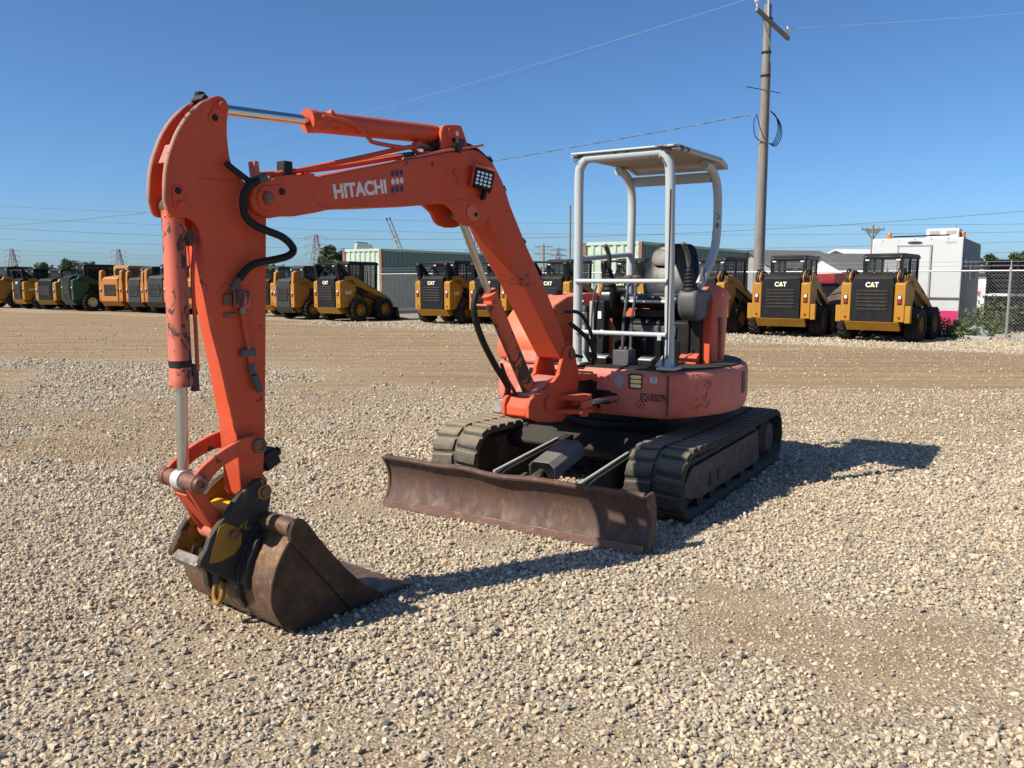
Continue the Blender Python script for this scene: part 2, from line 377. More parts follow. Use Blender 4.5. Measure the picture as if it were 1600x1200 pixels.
def ground_material():
    m, nt, b = nodes_of('gravel_ground'); g = NT(nt); v = g.coord('Object')
    at = g.n('ShaderNodeAttribute'); at.attribute_name = 'dirt'; dm0 = at.outputs['Fac']
    fine = g.noise(v, 7, 8, .7)
    dm = g.math('ADD', dm0, g.math('MULTIPLY', g.math('SUBTRACT', fine, .5), .55), clamp=True)
    dm = g.ramp(dm, [(.25, 0.0), (.7, 1.0)])
    vo = g.n('ShaderNodeTexVoronoi', feature='F1'); vo.inputs['Scale'].default_value = 70; vo.inputs['Randomness'].default_value = 1.0; g.l(v, vo.inputs['Vector'])
    sp = g.n('ShaderNodeSeparateColor'); g.l(vo.outputs['Color'], sp.inputs[0])
    stone = g.ramp(sp.outputs[0], [(0.0, (.26, .235, .20)), (.3, (.42, .36, .27)), (.6, (.5, .43, .33)), (.85, (.40, .37, .33)), (1.0, (.6, .53, .42))])
    lane = g.coord('Object', rot=(0, 0, R(33.5)), scale=(.16, 1.5, 1))
    dcol = g.mix(g.ramp(g.noise(lane, 1.3, 6, .62), [(.3, 0.0), (.7, 1.0)]), (.215, .148, .082), (.375, .27, .158))
    ln2 = g.coord('Object', rot=(0, 0, R(33.5)), scale=(.05, 3.2, 1)); dcol = g.mix(g.ramp(g.noise(ln2, 1.6, 5, .6, .25), [(.5, 0.0), (.62, .7)]), dcol, (.175, .118, .066))
    ln3 = g.coord('Object', rot=(0, 0, R(24)), scale=(.06, 2.4, 1)); dcol = g.mix(g.ramp(g.noise(ln3, 1.9, 5, .6, .2), [(.55, 0.0), (.65, .5)]), dcol, (.44, .325, .195))
    dcol = g.mix(g.ramp(g.noise(v, 2.2, 9, .72), [(.35, 0.0), (.7, .55)]), dcol, (.205, .145, .085))
    peb = g.math('MULTIPLY', g.ramp(vo.outputs['Distance'], [(.22, 1.0), (.34, 0.0)]), g.ramp(sp.outputs[1], [(.55, 0.0), (.62, 1.0)]))
    dcol = g.mix(peb, dcol, stone)
    soil = g.mix(g.noise(v, 30, 5), (.215, .155, .092), (.30, .225, .14))
    gcol = g.mix(g.ramp(vo.outputs['Distance'], [(.42, 1.0), (.62, 0.0)]), soil, stone)
    gcol = g.mix(g.ramp(g.noise(v, .35, 4), [(.35, 0.0), (.7, .25)]), gcol, (.38, .32, .24))
    g.l(g.mix(dm, gcol, dcol), b.inputs['Base Color']); b.inputs['Roughness'].default_value = .95; b.inputs['Specular IOR Level'].default_value = .15
    inv = g.math('SUBTRACT', 1.0, vo.outputs['Distance'])
    hh = g.math('MULTIPLY', inv, g.math('SUBTRACT', 1.0, g.math('MULTIPLY', dm, .75)))
    n1 = g.bump(hh, .6, .014); n2 = g.bump(g.noise(v, 9, 10, .75), .55, .035, n1)
    g.l(n2, b.inputs['Normal'])
    return m
def make_ground():
    far = [30, 40, 55, 75, 100, 140, 200, 320, 600, 1200, 3500]
    xs = np.array([-f for f in reversed(far)] + list(np.arange(-26, 26.01, .3)) + far)
    ys = np.array([-3500, -900, -200, -60, -20, -8, -3] + list(np.arange(-1, 42, .3)) + [46, 52, 60, 72, 90, 120, 170, 260, 500, 1000, 2000, 3500])
    X, Y = np.meshgrid(xs, ys); Z = ground_z(X, Y) * (np.hypot(X, Y) < 120)
    v = np.stack([X.ravel(), Y.ravel(), Z.ravel()], 1); nx, ny = len(xs), len(ys)
    idx = np.arange(nx * ny).reshape(ny, nx)
    f = np.stack([idx[:-1, :-1].ravel(), idx[:-1, 1:].ravel(), idx[1:, 1:].ravel(), idx[1:, :-1].ravel()], 1)
    me = bpy.data.meshes.new('ground'); me.from_pydata(v.tolist(), [], f.tolist())
    a = me.attributes.new('dirt', 'FLOAT', 'POINT'); a.data.foreach_set('value', dirt_mask(X.ravel(), Y.ravel()).astype(np.float32))
    me.polygons.foreach_set('use_smooth', [True] * len(me.polygons)); me.materials.append(ground_material())
    o = bpy.data.objects.new('ground', me); COL.objects.link(o)
    tag(o, 'tan gravel yard with brown dirt lane', kind='structure'); return o
make_ground()

def stone_material():
    m, nt, b = nodes_of('gravel_stones'); g = NT(nt)
    oi = g.n('ShaderNodeObjectInfo')
    col = g.ramp(oi.outputs['Random'], [(0.0, (.16, .15, .138)), (.12, (.30, .265, .215)), (.32, (.45, .38, .275)), (.55, (.54, .455, .325)), (.72, (.37, .33, .27)), (.84, (.63, .55, .41)), (.93, (.50, .34, .2)), (1.0, (.74, .67, .56))])
    v = g.coord('Object')
    col = g.mix(g.ramp(g.noise(v, 1.6, 5, .65), [(.3, 0.0), (.75, .4)]), col, (.33, .26, .185))
    g.l(col, b.inputs['Base Color']); b.inputs['Roughness'].default_value = .9; b.inputs['Specular IOR Level'].default_value = .25
    return m
def make_gravel():
    src = bpy.data.collections.new('stone_shapes'); sm = stone_material(); r = random.Random(3)
    for k in range(9):
        bm = bmesh.new(); bmesh.ops.create_icosphere(bm, subdivisions=1, radius=1.0)
        for v in bm.verts: v.co *= r.uniform(.8, 1.12)
        for c in range(8):                                  # flat broken faces
            nrm = Vector((r.gauss(0, 1), r.gauss(0, 1), r.gauss(0, 1))).normalized(); lim = r.uniform(.42, .72)
            for v in bm.verts:
                dd = v.co.dot(nrm)
                if dd > lim: v.co -= nrm * (dd - lim)
        for v in bm.verts: v.co.x *= 1.22 if k % 2 else 1.0; v.co.y *= .86; v.co.z *= .72
        bmesh.ops.recalc_face_normals(bm, faces=bm.faces[:])
        me = bpy.data.meshes.new('stone_shape'); bm.to_mesh(me); bm.free(); me.materials.append(sm)
        so = bpy.data.objects.new('stone_shape', me); src.objects.link(so)
    rs = np.random.RandomState(11); P = []; S = []
    for y0, y1, sp, sz, keep in ((1.3, 6.2, .0196, .0122, 1.0), (6.2, 11.5, .026, .015, 1.0), (11.5, 21, .043, .020, .95), (21, 31, .085, .03, .9)):
        ys = np.arange(y0, y1, sp)
        for y in ys:
            w = .75 * y + 1.2; x = np.arange(-w, w, sp); n = len(x)
            px = x + rs.uniform(-.6, .6, n) * sp; py = y + rs.uniform(-.6, .6, n) * sp
            s = sz * np.exp(rs.normal(-.04, .32, n)); s = np.minimum(np.where(rs.rand(n) < .03, s * 1.4, s), sz * 2.1)
            P.append(np.stack([px, py], 1)); S.append(s * keep)
    P = np.concatenate(P); S = np.concatenate(S)
    dm = dirt_mask(P[:, 0], P[:, 1])
    prob = np.clip(1.12 - 1.25 * np.clip((dm - .08) / .55, 0, 1), .07, 1)
    ok = rs.rand(len(P)) < prob
    P = P[ok]; S = S[ok] * np.where(dm[ok] > .45, .8, 1.0)
    # fine grit that fills the bare patches
    Q = []
    for y0, y1, sp in ((1.3, 6.5, .0165), (6.5, 12, .027)):
        for y in np.arange(y0, y1, sp):
            w = .75 * y + 1.0; x = np.arange(-w, w, sp); n = len(x); Q.append(np.stack([x + rs.uniform(-.7, .7, n) * sp, y + rs.uniform(-.7, .7, n) * sp], 1))
    Q = np.concatenate(Q); dq = dirt_mask(Q[:, 0], Q[:, 1]); keep = rs.rand(len(Q)) < np.clip((dq - .2) * 1.8, 0, .7); Q = Q[keep]
    sq = np.where(Q[:, 1] < 6.5, .0062, .0098) * np.exp(rs.normal(0, .38, len(Q)))
    P = np.concatenate([P, Q]); S = np.concatenate([S, sq])
    z = ground_z(P[:, 0], P[:, 1]) + S * rs.uniform(-.15, .75, len(S)) - .002
    n = len(P)
    me = bpy.data.meshes.new('gravel'); me.vertices.add(n)
    me.vertices.foreach_set('co', np.column_stack([P, z]).astype(np.float32).ravel())
    a = me.attributes.new('scl', 'FLOAT', 'POINT'); a.data.foreach_set('value', S.astype(np.float32))
    rot = np.column_stack([rs.normal(0, .45, n), rs.normal(0, .45, n), rs.uniform(0, 6.283, n)])
    a = me.attributes.new('rot', 'FLOAT_VECTOR', 'POINT'); a.data.foreach_set('vector', rot.astype(np.float32).ravel())
    a = me.attributes.new('pick', 'INT', 'POINT'); a.data.foreach_set('value', rs.randint(0, 9, n).astype(np.int32))
    me.materials.append(sm)
    o = bpy.data.objects.new('gravel', me); COL.objects.link(o)
    nt = bpy.data.node_groups.new('gravel', 'GeometryNodeTree')
    nt.interface.new_socket('Geometry', in_out='INPUT', socket_type='NodeSocketGeometry'); nt.interface.new_socket('Geometry', in_out='OUTPUT', socket_type='NodeSocketGeometry')
    gi = nt.nodes.new('NodeGroupInput'); go = nt.nodes.new('NodeGroupOutput'); ip = nt.nodes.new('GeometryNodeInstanceOnPoints'); ci = nt.nodes.new('GeometryNodeCollectionInfo')
    ci.inputs['Collection'].default_value = src; ci.inputs['Separate Children'].default_value = True; ci.inputs['Reset Children'].default_value = True
    def att(nm, ty):
        q = nt.nodes.new('GeometryNodeInputNamedAttribute'); q.data_type = ty; q.inputs['Name'].default_value = nm; return [s for s in q.outputs if s.enabled and s.name == 'Attribute'][0]
    ip.inputs['Pick Instance'].default_value = True
    nt.links.new(gi.outputs[0], ip.inputs['Points']); nt.links.new(ci.outputs[0], ip.inputs['Instance'])
    nt.links.new(att('pick', 'INT'), ip.inputs['Instance Index']); nt.links.new(att('scl', 'FLOAT'), ip.inputs['Scale'])
    er = nt.nodes.new('FunctionNodeEulerToRotation'); nt.links.new(att('rot', 'FLOAT_VECTOR'), er.inputs[0]); nt.links.new(er.outputs[0], ip.inputs['Rotation'])
    nt.links.new(ip.outputs[0], go.inputs[0])
    md = o.modifiers.new('stones', 'NODES'); md.node_group = nt
    tag(o, 'loose crushed tan and grey gravel covering the yard', 'gravel', kind='stuff')
    print('stones', n)
make_gravel()

# ------------------------------------------------------------------ the excavator (local frame: x forward, y to its left, z up)
EXC = empty('mini_excavator', (.89, 6.69, 0), R(237.5), 'orange mini excavator on rubber tracks with grey canopy and rusty blade and bucket', 'excavator')
E_ = EXC
BF = dict(loc=(1.1, 0, 0), rot=(0, 0, R(-6.0)))          # boom frame: x outward along the boom, y towards the near face

def hull2(c1, r1, c2, r2, n=10):
    a = math.atan2(c2[1] - c1[1], c2[0] - c1[0]); d = math.hypot(c2[0] - c1[0], c2[1] - c1[1]); k = math.acos((r1 - r2) / d)
    return [(c1[0] + r1 * math.cos(t), c1[1] + r1 * math.sin(t)) for t in np.linspace(a + k, a + 2 * math.pi - k, n + 4)] + [(c2[0] + r2 * math.cos(t), c2[1] + r2 * math.sin(t)) for t in np.linspace(a - k, a + k, n)]
# ---- undercarriage
def belt_path(n_arc=14, off=0.0):
    r = .225 + off; c = .985; zc = .25
    pts = [(c + r * math.cos(a), zc + r * math.sin(a)) for a in np.linspace(-math.pi / 2, math.pi / 2, n_arc)]
    pts += [(c + (-2 * c) * t, zc + r - .018 * math.sin(math.pi * t)) for t in np.linspace(0, 1, 12)[1:-1]]
    pts += [(-c + r * math.cos(a), zc + r * math.sin(a)) for a in np.linspace(math.pi / 2, 1.5 * math.pi, n_arc)]
    pts += [(-c + 2 * c * t, zc - r) for t in np.linspace(0, 1, 8)[1:-1]]
    return pts
def make_track(y, rub):
    s = 1 if y > 0 else -1
    out, inn = belt_path(), belt_path(off=-.03); n = len(out); mb = MB()
    v = []
    for (a, b), (c, d) in zip(out, inn): v += [(a, y - .2, b), (a, y + .2, b), (c, y + .2, d), (c, y - .2, d)]
    f = []
    for i in range(n):
        j = (i + 1) % n
        for k in range(4): f.append((i * 4 + k, i * 4 + (k + 1) % 4, j * 4 + (k + 1) % 4, j * 4 + k))
    mb.add(v, f)
    belt = mb.build('track', M[rub], E_, fix=True, smooth=50)
    # lugs, each its own piece, sharing one mesh per row
    P = [Vector(p) for p in out]; L_ = [0]
    for i in range(n): L_.append(L_[-1] + (P[(i + 1) % n] - P[i]).length)
    tot = L_[-1]; N = 46
    def at(sv):
        sv %= tot
        for i in range(n):
            if L_[i] <= sv <= L_[i + 1]:
                t = (sv - L_[i]) / (L_[i + 1] - L_[i]); a, b = P[i], P[(i + 1) % n]; return a.lerp(b, t), (b - a).normalized()
        return P[0], Vector((1, 0))
    rows = []
    for side in (0, 1):
        w = .182; y0 = .014 if side else -.196
        prof = [(-.050, -.004), (-.043, .014), (-.034, .020), (.034, .020), (.043, .014), (.050, -.004)]
        m2 = MB(); m2.prism(prof, y0, y0 + w)
        m2.v = [(a + (.012 if side else -.012) * (b / .18), b, c + .004 * math.sin(31 * b + 9 * a)) for a, b, c in m2.v]
        rows.append(m2.mesh('tread_lug', M[rub], 40))
    for k in range(N):
        for side in (0, 1):
            p, d = at(tot * (k + (.35 if side else 0)) / N)
            o = bpy.data.objects.new('tread_lug', rows[side]); COL.objects.link(o); o.parent = belt
            o.location = (p.x, y, p.y); o.rotation_euler = (0, -math.atan2(d.y, d.x) + math.pi, 0)
    # frame, wheels
    fr = MB(); yo = y + s * .15
    fr.prism([(.93, .12), (1.0, .2), (1.0, .3), (.9, .385), (-.62, .385), (-.7, .36), (-.7, .12), (-.6, .09), (.82, .09)], y - .13, y + .13)
    fo = fr.build('track_frame', M['trackframe'], belt, bevel=.012)
    pl = MB(); pl.prism([(.9, .13), (1.05, .17), (1.05, .27), (.92, .35), (-.6, .37), (-.66, .12), (-.5, .105), (.75, .105)], yo - .016, yo + .012)
    pl.build('frame_side_plate', M['trackframe'], belt, bevel=.006)
    for xx in (.38, .56): MB().box((xx, yo + s * .014, .2), (.055, .008, .09)).build('frame_slot', M['black'], belt)
    MB().lathe([(.02, -.14), (.165, -.14), (.185, -.1), (.185, .1), (.165, .14), (.02, .14)], (.985, y, .25), (0, 1, 0), 28).build('idler_wheel', M['under'], belt)
    sp = MB(); teeth = []
    for i in range(44):
        a = 2 * math.pi * i / 44; r = .195 if i % 4 < 2 else .16; teeth.append((-.985 + r * math.cos(a), .25 + r * math.sin(a)))
    sp.prism(teeth, y - .05, y + .05); sp.build('sprocket', M['under'], belt)
    MB().lathe([(.03, 0), (.15, 0), (.155, .05), (.13, .085), (.12, .1), (.05, .105)], (-.985, y + s * .05, .25), (0, s, 0), 24).build('drive_hub', M['trackframe'], belt)
    for xx in (-.55, -.2, .15, .5, .75):
        MB().lathe([(.02, -.16), (.06, -.16), (.06, -.05), (.04, -.03), (.04, .03), (.06, .05), (.06, .16), (.02, .16)], (xx, y, .1), (0, 1, 0), 16).build('track_roller', M['under'], belt)
    MB().lathe([(.02, -.12), (.045, -.12), (.045, .12), (.02, .12)], (0, y, .4), (0, 1, 0), 14).build('carrier_roller', M['under'], belt)
make_track(.8, 'rubber_shade'); make_track(-.8, 'rubber')  # near track gets the copy with shade painted in
u = MB(); u.prism([(.62, .26), (.7, .34), (.55, .46), (-.55, .46), (-.7, .36), (-.62, .24)], -.66, .66)
u.build('chassis_frame', M['under'], E_, bevel=.02)
u = MB()
for sx in (1, -1):
    u.bar((sx * .5, .5, .4), (sx * .42, .75, .33), .2, .14); u.bar((sx * .5, -.5, .4), (sx * .42, -.75, .33), .2, .14)
u.build('cross_member', M['under'], E_, bevel=.01)
MB().lathe([(.1, 0), (.42, 0), (.42, .05), (.37, .055), (.37, .12), (.44, .125), (.44, .17), (.1, .17)], (0, 0, .458), (0, 0, 1), 40).build('slew_ring', M['under'], E_)

# ---- blade
def make_blade():
    zs = np.linspace(0, 1, 11); ys_ = np.linspace(-.99, .99, 41)
    def fx(t): return 1.705 + .075 * (2 * t - 1) ** 2 + .012 * (1 - t) + .01 * t
    v = []; th = .018
    for y in ys_:
        dent = -.012 * math.exp(-((y + .02) / .16) ** 2) - .005 * math.exp(-((y + .55) / .12) ** 2) + .005 * math.exp(-((y - .3) / .2) ** 2) + .006 * math.exp(-((y + .3) / .12) ** 2)
        for t in zs: v.append((fx(t) + .02 * t * t * math.sin(3 * y + 1) * .6, y, .012 + .338 * t + dent * t ** 3))
        for t in reversed(zs): v.append((fx(t) - th + .02 * t * t * math.sin(3 * y + 1) * .6, y, .012 + .338 * t + dent * t ** 3))
    m = len(zs) * 2; f = []
    for i in range(len(ys_) - 1):
        for k in range(m): f.append((i * m + k, i * m + (k + 1) % m, (i + 1) * m + (k + 1) % m, (i + 1) * m + k))
    f += [tuple(range(m)), tuple((len(ys_) - 1) * m + k for k in range(m - 1, -1, -1))]
    b = MB().add(v, f).build('dozer_blade', M['blade'], E_, smooth=40)
    top = [(v[i * m + len(zs) - 1][0] - .004, v[i * m][1], v[i * m + len(zs) - 1][2] + .004) for i in range(len(ys_))]
    MB().tube(top, .019, 8).build('top_lip', M['blade'], b)
    MB().box((1.787, 0, .028), (.02, 1.985, .056), (0, R(-14), 0)).build('cutting_edge', M['steel_edge'], b, bevel=.004)
    for s in (1, -1):
        e = MB(); e.prism([(fx(t) + .006, .012 + .345 * t) for t in zs] + [(1.69, .362), (1.655, .3), (1.64, .18), (1.66, .06), (1.7, .01)], s * .99 + .0, s * .99 + s * .022)
        e.build('end_plate', M['blade'], b, bevel=.004)
    for y in (-.14, .50):
        a = MB(); a.prism([(1.70, .07), (1.70, .3), (1.5, .335), (.62, .42), (.55, .40), (.55, .3), (.7, .27), (1.5, .1)], y - .035, y + .035)
        a.build('blade_arm', M['under'], b, bevel=.008)
        w = MB(); w.bar((1.66, y, .333), (.8, y, .416), .018, .014); w.build('worn_arm_edge', M['steel_lt'], b)
    bk = MB(); bk.bar((1.67, -.5, .2), (1.67, .5, .2), .06, .12); bk.build('blade_rib', M['under'], b)
    for y in (.045, .155):
        l = MB(); l.prism([(1.69, .12), (1.69, .27), (1.62, .32), (1.55, .33), (1.51, .3), (1.52, .26), (1.6, .14)], y - .012, y + .012); l.build('cylinder_lug', M['blade'], b, bevel=.004)
    MB().cyl((1.56, .01, .29), (1.56, .19, .29), .022).build('lug_pin', M['steel'], b)
    c = MB(); c.cyl((1.56, .1, .29), (1.38, .1, .325), .026); c.build('blade_cylinder_rod', M['rod_dull'], b)
    c = MB(); c.cyl((1.4, .1, .32), (.72, .1, .46), .05); c.build('blade_cylinder', M['under'], b)
    g_ = MB(); pr = [(-.115, -.055), (-.115, .035), (-.075, .07), (.075, .07), (.115, .035), (.115, -.055)]
    pr = [(a * .8, b * .85) for a, b in pr]; g_.sheet(pr, .008, 0, .42, 'x'); q = g_.build('cylinder_guard', M['guard'], b, bevel=.004)
    q.location = (1.03, .1, .405); q.rotation_euler = (0, R(11.5), 0)
M['steel_edge'] = rust('cutting_edge_steel', (.17, .095, .07), (.12, .065, .05), (.3, .2, .15), .5, .4, 6, (1, .5, 1))
M['steel_lt'] = plain('polished_edge', (.62, .62, .6), .45, .5, var=.2, ns=40)
M['guard'] = paint('grey_guard_plate', (.19, .18, .17), (.12, .11, .1), .6, chips=.4, chipcol=(.14, .06, .03), cs=12)
make_blade()

# ---- upper body: round tail footprint, flat front
def footprint(Rr=.995, xf=.75, fil=.16, n=40, inset=0.0):
    Rr -= inset; xf -= inset
    ye = math.sqrt(Rr * Rr - xf * xf); a0 = math.atan2(ye, xf)
    pts = []
    # fillet at both front corners: sample softened corner with quadratic curve
    da = .2
    aC = R(62); pC = (Rr * math.cos(aC), Rr * math.sin(aC)); pB = (xf, pC[1] - math.cos(aC) * (xf - pC[0]) / math.sin(aC)); pA = (xf, pB[1] - .075); da = aC - a0
    def quad(p, q, r, k): return [((1 - t) ** 2 * p[0] + 2 * t * (1 - t) * q[0] + t * t * r[0], (1 - t) ** 2 * p[1] + 2 * t * (1 - t) * q[1] + t * t * r[1]) for t in np.linspace(0, 1, k)]
    left = quad(pA, pB, pC, 9)
    arc_ = [(Rr * math.cos(a), Rr * math.sin(a)) for a in np.linspace(a0 + da, 2 * math.pi - a0 - da, n)][1:-1]
    right = [(x, -y) for x, y in reversed(left)]
    return left + arc_ + right
def loft(mb, rings):
    n = len(rings[0]); v = [p for r in rings for p in r]; f = [tuple(range(n - 1, -1, -1)), tuple((len(rings) - 1) * n + k for k in range(n))]
    for i in range(len(rings) - 1):
        for k in range(n): f.append((i * n + k, i * n + (k + 1) % n, (i + 1) * n + (k + 1) % n, (i + 1) * n + k))
    return mb.add(v, f)
rings = []
for z, ins in ((.615, .06), (.625, .03), (.65, .015), (.71, 0), (.90, 0), (.925, .004), (.945, .016), (.955, .035)):
    rings.append([(x, y, z + (.0 if x > .3 else -.02 * max(0, -x) if z < .7 else 0)) for x, y in footprint(inset=ins)])
BODY = loft(MB(), rings).build('upper_body', M['orange_fade'], E_, smooth=40)
deck = MB(); deck.prism(footprint(inset=.05), .952, .968, 'z'); deck.build('floor_deck', M['blackdeck'] if 'blackdeck' in M else M['under'], E_)
# panel seam
MB().box((.735, .70, .79), (.02, .005, .29)).build('panel_seam', M['decalblack'], BODY)
# recess where the swing post stands
rc = MB(); rc.prism([(-.42, .64), (-.42, .93), (.12, .93), (.12, .86), (.155, .86), (.155, .80), (.26, .80), (.29, .775), (.29, .725), (.26, .70), (.18, .70), (.18, .64)], .735, .7525, 'x')
rc.build('swing_recess', M['recess'] if 'recess' in M else M['black'], BODY)
fl_ = MB(); fl_.box((.765, -.1, .655), (.06, .58, .02)); fl_.build('recess_floor', M['orange'], BODY, bevel=.003)
# front lamp cluster of three amber bars
rh = MB(); rh.prism(hull2((.30, .752), .034, (.24, .752), .034), .7515, .754, 'x'); rh.build('rod_opening', M['blackrub'], BODY)
hl = MB(); hl.prism([(.405, .835), (.405, .925), (.415, .935), (.505, .935), (.515, .925), (.515, .835), (.505, .825), (.415, .825)], .74, .7535, 'x')
HL = hl.build('lamp_recess', M['decalblack'], BODY, bevel=.003)
for i in range(3):
    q = MB(); q.box((.758, .467, .849 + .031 * i), (.02, .082, .026)); q.build('amber_lamp', M['amber'], HL, bevel=.008, seg=3)
# decals and stencilled number on the front panel (text runs towards the machine's left)
fm = lambda y, z: frame((.7515, y, z), (0, 1, 0), (0, 0, 1))
lettering('stencilled_number', 'EQ185079', .074, M['decalblack'], BODY, fm(.50, .748), bold=.0012, width=.187)
dots = MB()
for (a, b) in ((0, 0), (.028, 0), (-.014, .022), (.014, .022), (.042, .022), (0, .044), (.028, .044)):
    dots.prism(arc(.49 + a, .695 + b, .0062, 0, 330, 11), .7505, .7525, 'x')
dots.build('vent_holes', M['decalblack'], BODY)
dd = MB(); dd.prism([(.335, .815), (.385, .873), (.335, .931), (.285, .873)], .7505, .7525, 'x'); dd.build('diamond_decal', M['decalgrey'], BODY)
sk = MB(); sk.box((.7515, .597, .897), (.002, .05, .042)); SKT = sk.build('white_sticker', M['decalwhite'], BODY)
for i in range(3): MB().box((.753, .597, .885 + .012 * i), (.0015, .036, .005)).build('sticker_line', M['decalnavy'], SKT)
# round plug and dark rear vent on the left side
a_ = R(63); c_ = Vector((math.cos(a_), math.sin(a_), 0))
MB().lathe([(.005, -.01), (.03, -.01), (.03, .004), (.024, .004), (.022, -.002), (.005, -.002)], (.993 * c_.x, .993 * c_.y, .855), c_, 20).build('side_plug', M['pin'], BODY)
a_ = R(92); c_ = Vector((math.cos(a_), math.sin(a_), 0))
MB().box(tuple(Vector((0, 0, .83)) + c_ * .993), (.012, .08, .16), (0, 0, a_)).build('side_vent', M['decalblack'], BODY, bevel=.003)
# scrapes on the corner panel
sc = MB(); r_ = random.Random(5)
for k in range(26):
    a = R(r_.choice((r_.gauss(47, 2.5), r_.gauss(57, 3)))); z = r_.uniform(.66, .9) if k % 3 else r_.uniform(.66, .76); ln = r_.uniform(.01, .05); th = r_.uniform(-.9, .9) + 1.2
    c = Vector((math.cos(a), math.sin(a), 0)); t = Vector((-math.sin(a), math.cos(a), 0)); p = c * .9965 + Vector((0, 0, z)); q = p + t * ln * math.cos(th) + Vector((0, 0, ln * math.sin(th)))
    q.xy = q.xy.normalized() * .9965
    sc.tube([p, (p + q) / 2 + Vector((0, 0, r_.uniform(-.006, .006))), q], .0022, 4)
sc.build('scrape_marks', M['decalblack'], BODY)

# ---- rear hood, side covers
hood = []
for z, ins, k in ((.955, .05, 0), (1.2, .05, 0), (1.36, .07, 0), (1.44, .12, 0), (1.475, .2, 0)):
    hood.append([(min(x, -.30 - .12 * (z - .955)), y, z) for x, y in footprint(inset=ins)])
h = MB()
def hood_ring(z, ins):
    return [(-.28 - (.68 - ins) * max(0, math.cos(a)) ** .7, -.06 + (.66 - ins * .8) * math.copysign(abs(math.sin(a)) ** .7, math.sin(a)), z) for a in np.linspace(-math.pi / 2, math.pi / 2, 30)]
loft(h, [hood_ring(z, i) for z, i in ((.955, .045), (1.15, .045), (1.3, .06), (1.40, .1), (1.45, .17), (1.47, .26))])
HOOD = h.build('engine_hood', M['orange_hood'], E_, smooth=45)
for zz in (1.05, 1.09, 1.13, 1.17): MB().box((-.955, 0, zz), (.01, .5, .018)).build('hood_louver', M['decalblack'], HOOD)
# right cover (tank side), rounded nose
rcv = MB(); pr = [(.60, .96), (.66, .98), (.69, 1.06), (.675, 1.16), (.60, 1.29), (.46, 1.40), (.26, 1.46), (-.1, 1.485), (-.42, 1.48), (-.5, 1.40), (-.5, .96)]
secs = []
for y, k in ((-.36, .0), (-.40, .0), (-.62, .0), (-.72, .05), (-.78, .13)):
    secs.append([(x * (1 - k * .35) - .02 * k, y, .96 + (z - .96) * (1 - k)) for x, z in pr])
loft(rcv, secs); RCV = rcv.build('tank_cover', M['orange_hood'], E_, bevel=.012, smooth=40)
MB().cyl((.1, -.55, 1.475), (.1, -.55, 1.51), .05).build('filler_cap', M['black'], RCV)
fb = MB(); fb.prism([(.73, .955), (.745, .975), (.72, 1.04), (.6, 1.1), (.3, 1.1), (.3, .955)], -.64, -.30); fb.build('front_cover', M['orange_fade'], E_, bevel=.015)
# left rear cover: tall curved pillar, front edge faces the viewer
lc = MB(); out = [(.06, .965), (.06, 1.12), (.05, 1.28), (.015, 1.42), (-.04, 1.52), (-.12, 1.56), (-.3, 1.55), (-.42, 1.48), (-.45, .965)]
secs = []
for y, k, dx in ((.63, 0, 0), (.70, 0, 0), (.765, .02, -.03), (.805, .07, -.075), (.825, .16, -.13)):
    secs.append([(x + dx if x > -.2 else x, y + (-.12 if x < -.2 else 0) - .05 * max(0, (z - 1.3)), .965 + (z - .965) * (1 - k)) for x, z in out])
loft(lc, secs); LC = lc.build('side_cover', M['orange_hood'], E_, bevel=.01, smooth=40)
lp = MB(); lp.prism([(.085, .965), (.085, 1.13), (.07, 1.29), (.03, 1.44), (.005, 1.43), (.04, 1.28), (.055, 1.12), (.055, .965)], .69, .765); lp.build('cover_edge_strip', M['orange'], LC, bevel=.004)
lg = MB(); lg.prism([(.07, .967), (.20, .967), (.17, 1.02), (.10, 1.05), (.07, 1.05)], .56, .70); lg.build('cover_step', M['orange'], LC, bevel=.004)
MB().box((-.03, .80, 1.15), (.05, .02, .32), (0, 0, R(38))).build('rusty_side_vent', M['pin'], LC, bevel=.003)

# ---- operator station
fm_ = MB(); fm_.prism([(.66, .0), (.66, .62), (-.1, .62), (-.1, 0)], .968, .978, 'z'); fm_.build('floor_mat', M['blackrub'], E_, bevel=.004)
for i in range(9): pass
sb = MB(); sb.prism([(.14, .965), (.14, 1.27), (.1, 1.30), (-.35, 1.30), (-.35, .965)], .02, .62); SB = sb.build('seat_base', M['black'], E_, bevel=.01)
for i in range(8): MB().box((.143, .33, 1.0 + .018 * i), (.008, .44, .008)).build('vent_slat', M['catblack'], SB)
MB().box((.148, .32, 1.20), (.02, .40, .085)).build('tool_tray', M['console'], SB, bevel=.008)
MB().cyl((.155, .33, 1.21), (.165, .33, 1.21), .013, 14).build('tray_lock', M['steel'], SB)
so = MB(); so.prism([(.12, 1.30), (.12, 1.37), (-.28, 1.35), (-.28, 1.30)], .16, .48); SEAT = so.build('seat', M['vinyl'], E_, bevel=.01)
cu = MB(); cu.prism([(.22, 1.40), (.235, 1.43), (.22, 1.475), (.15, 1.49), (-.05, 1.465), (-.22, 1.455), (-.24, 1.40), (-.2, 1.37), (.15, 1.375)], .08, .56)
cu.build('seat_cushion', M['vinyl'], SEAT, bevel=.03, seg=4)
MB().tube([(.235, .13, 1.43), (.235, .51, 1.43)], .012, 8).build('grab_bar', M['steel_lt'], SEAT)
bs = []
def brect(x, z, w, d):
    return [(x + dx, .32 + dy, z) for dx, dy in ((d, -w * .75), (d * .6, -w * .97), (-d * .3, -w), (-d, -w * .8), (-d, w * .8), (-d * .3, w), (d * .6, w * .97), (d, w * .75))]
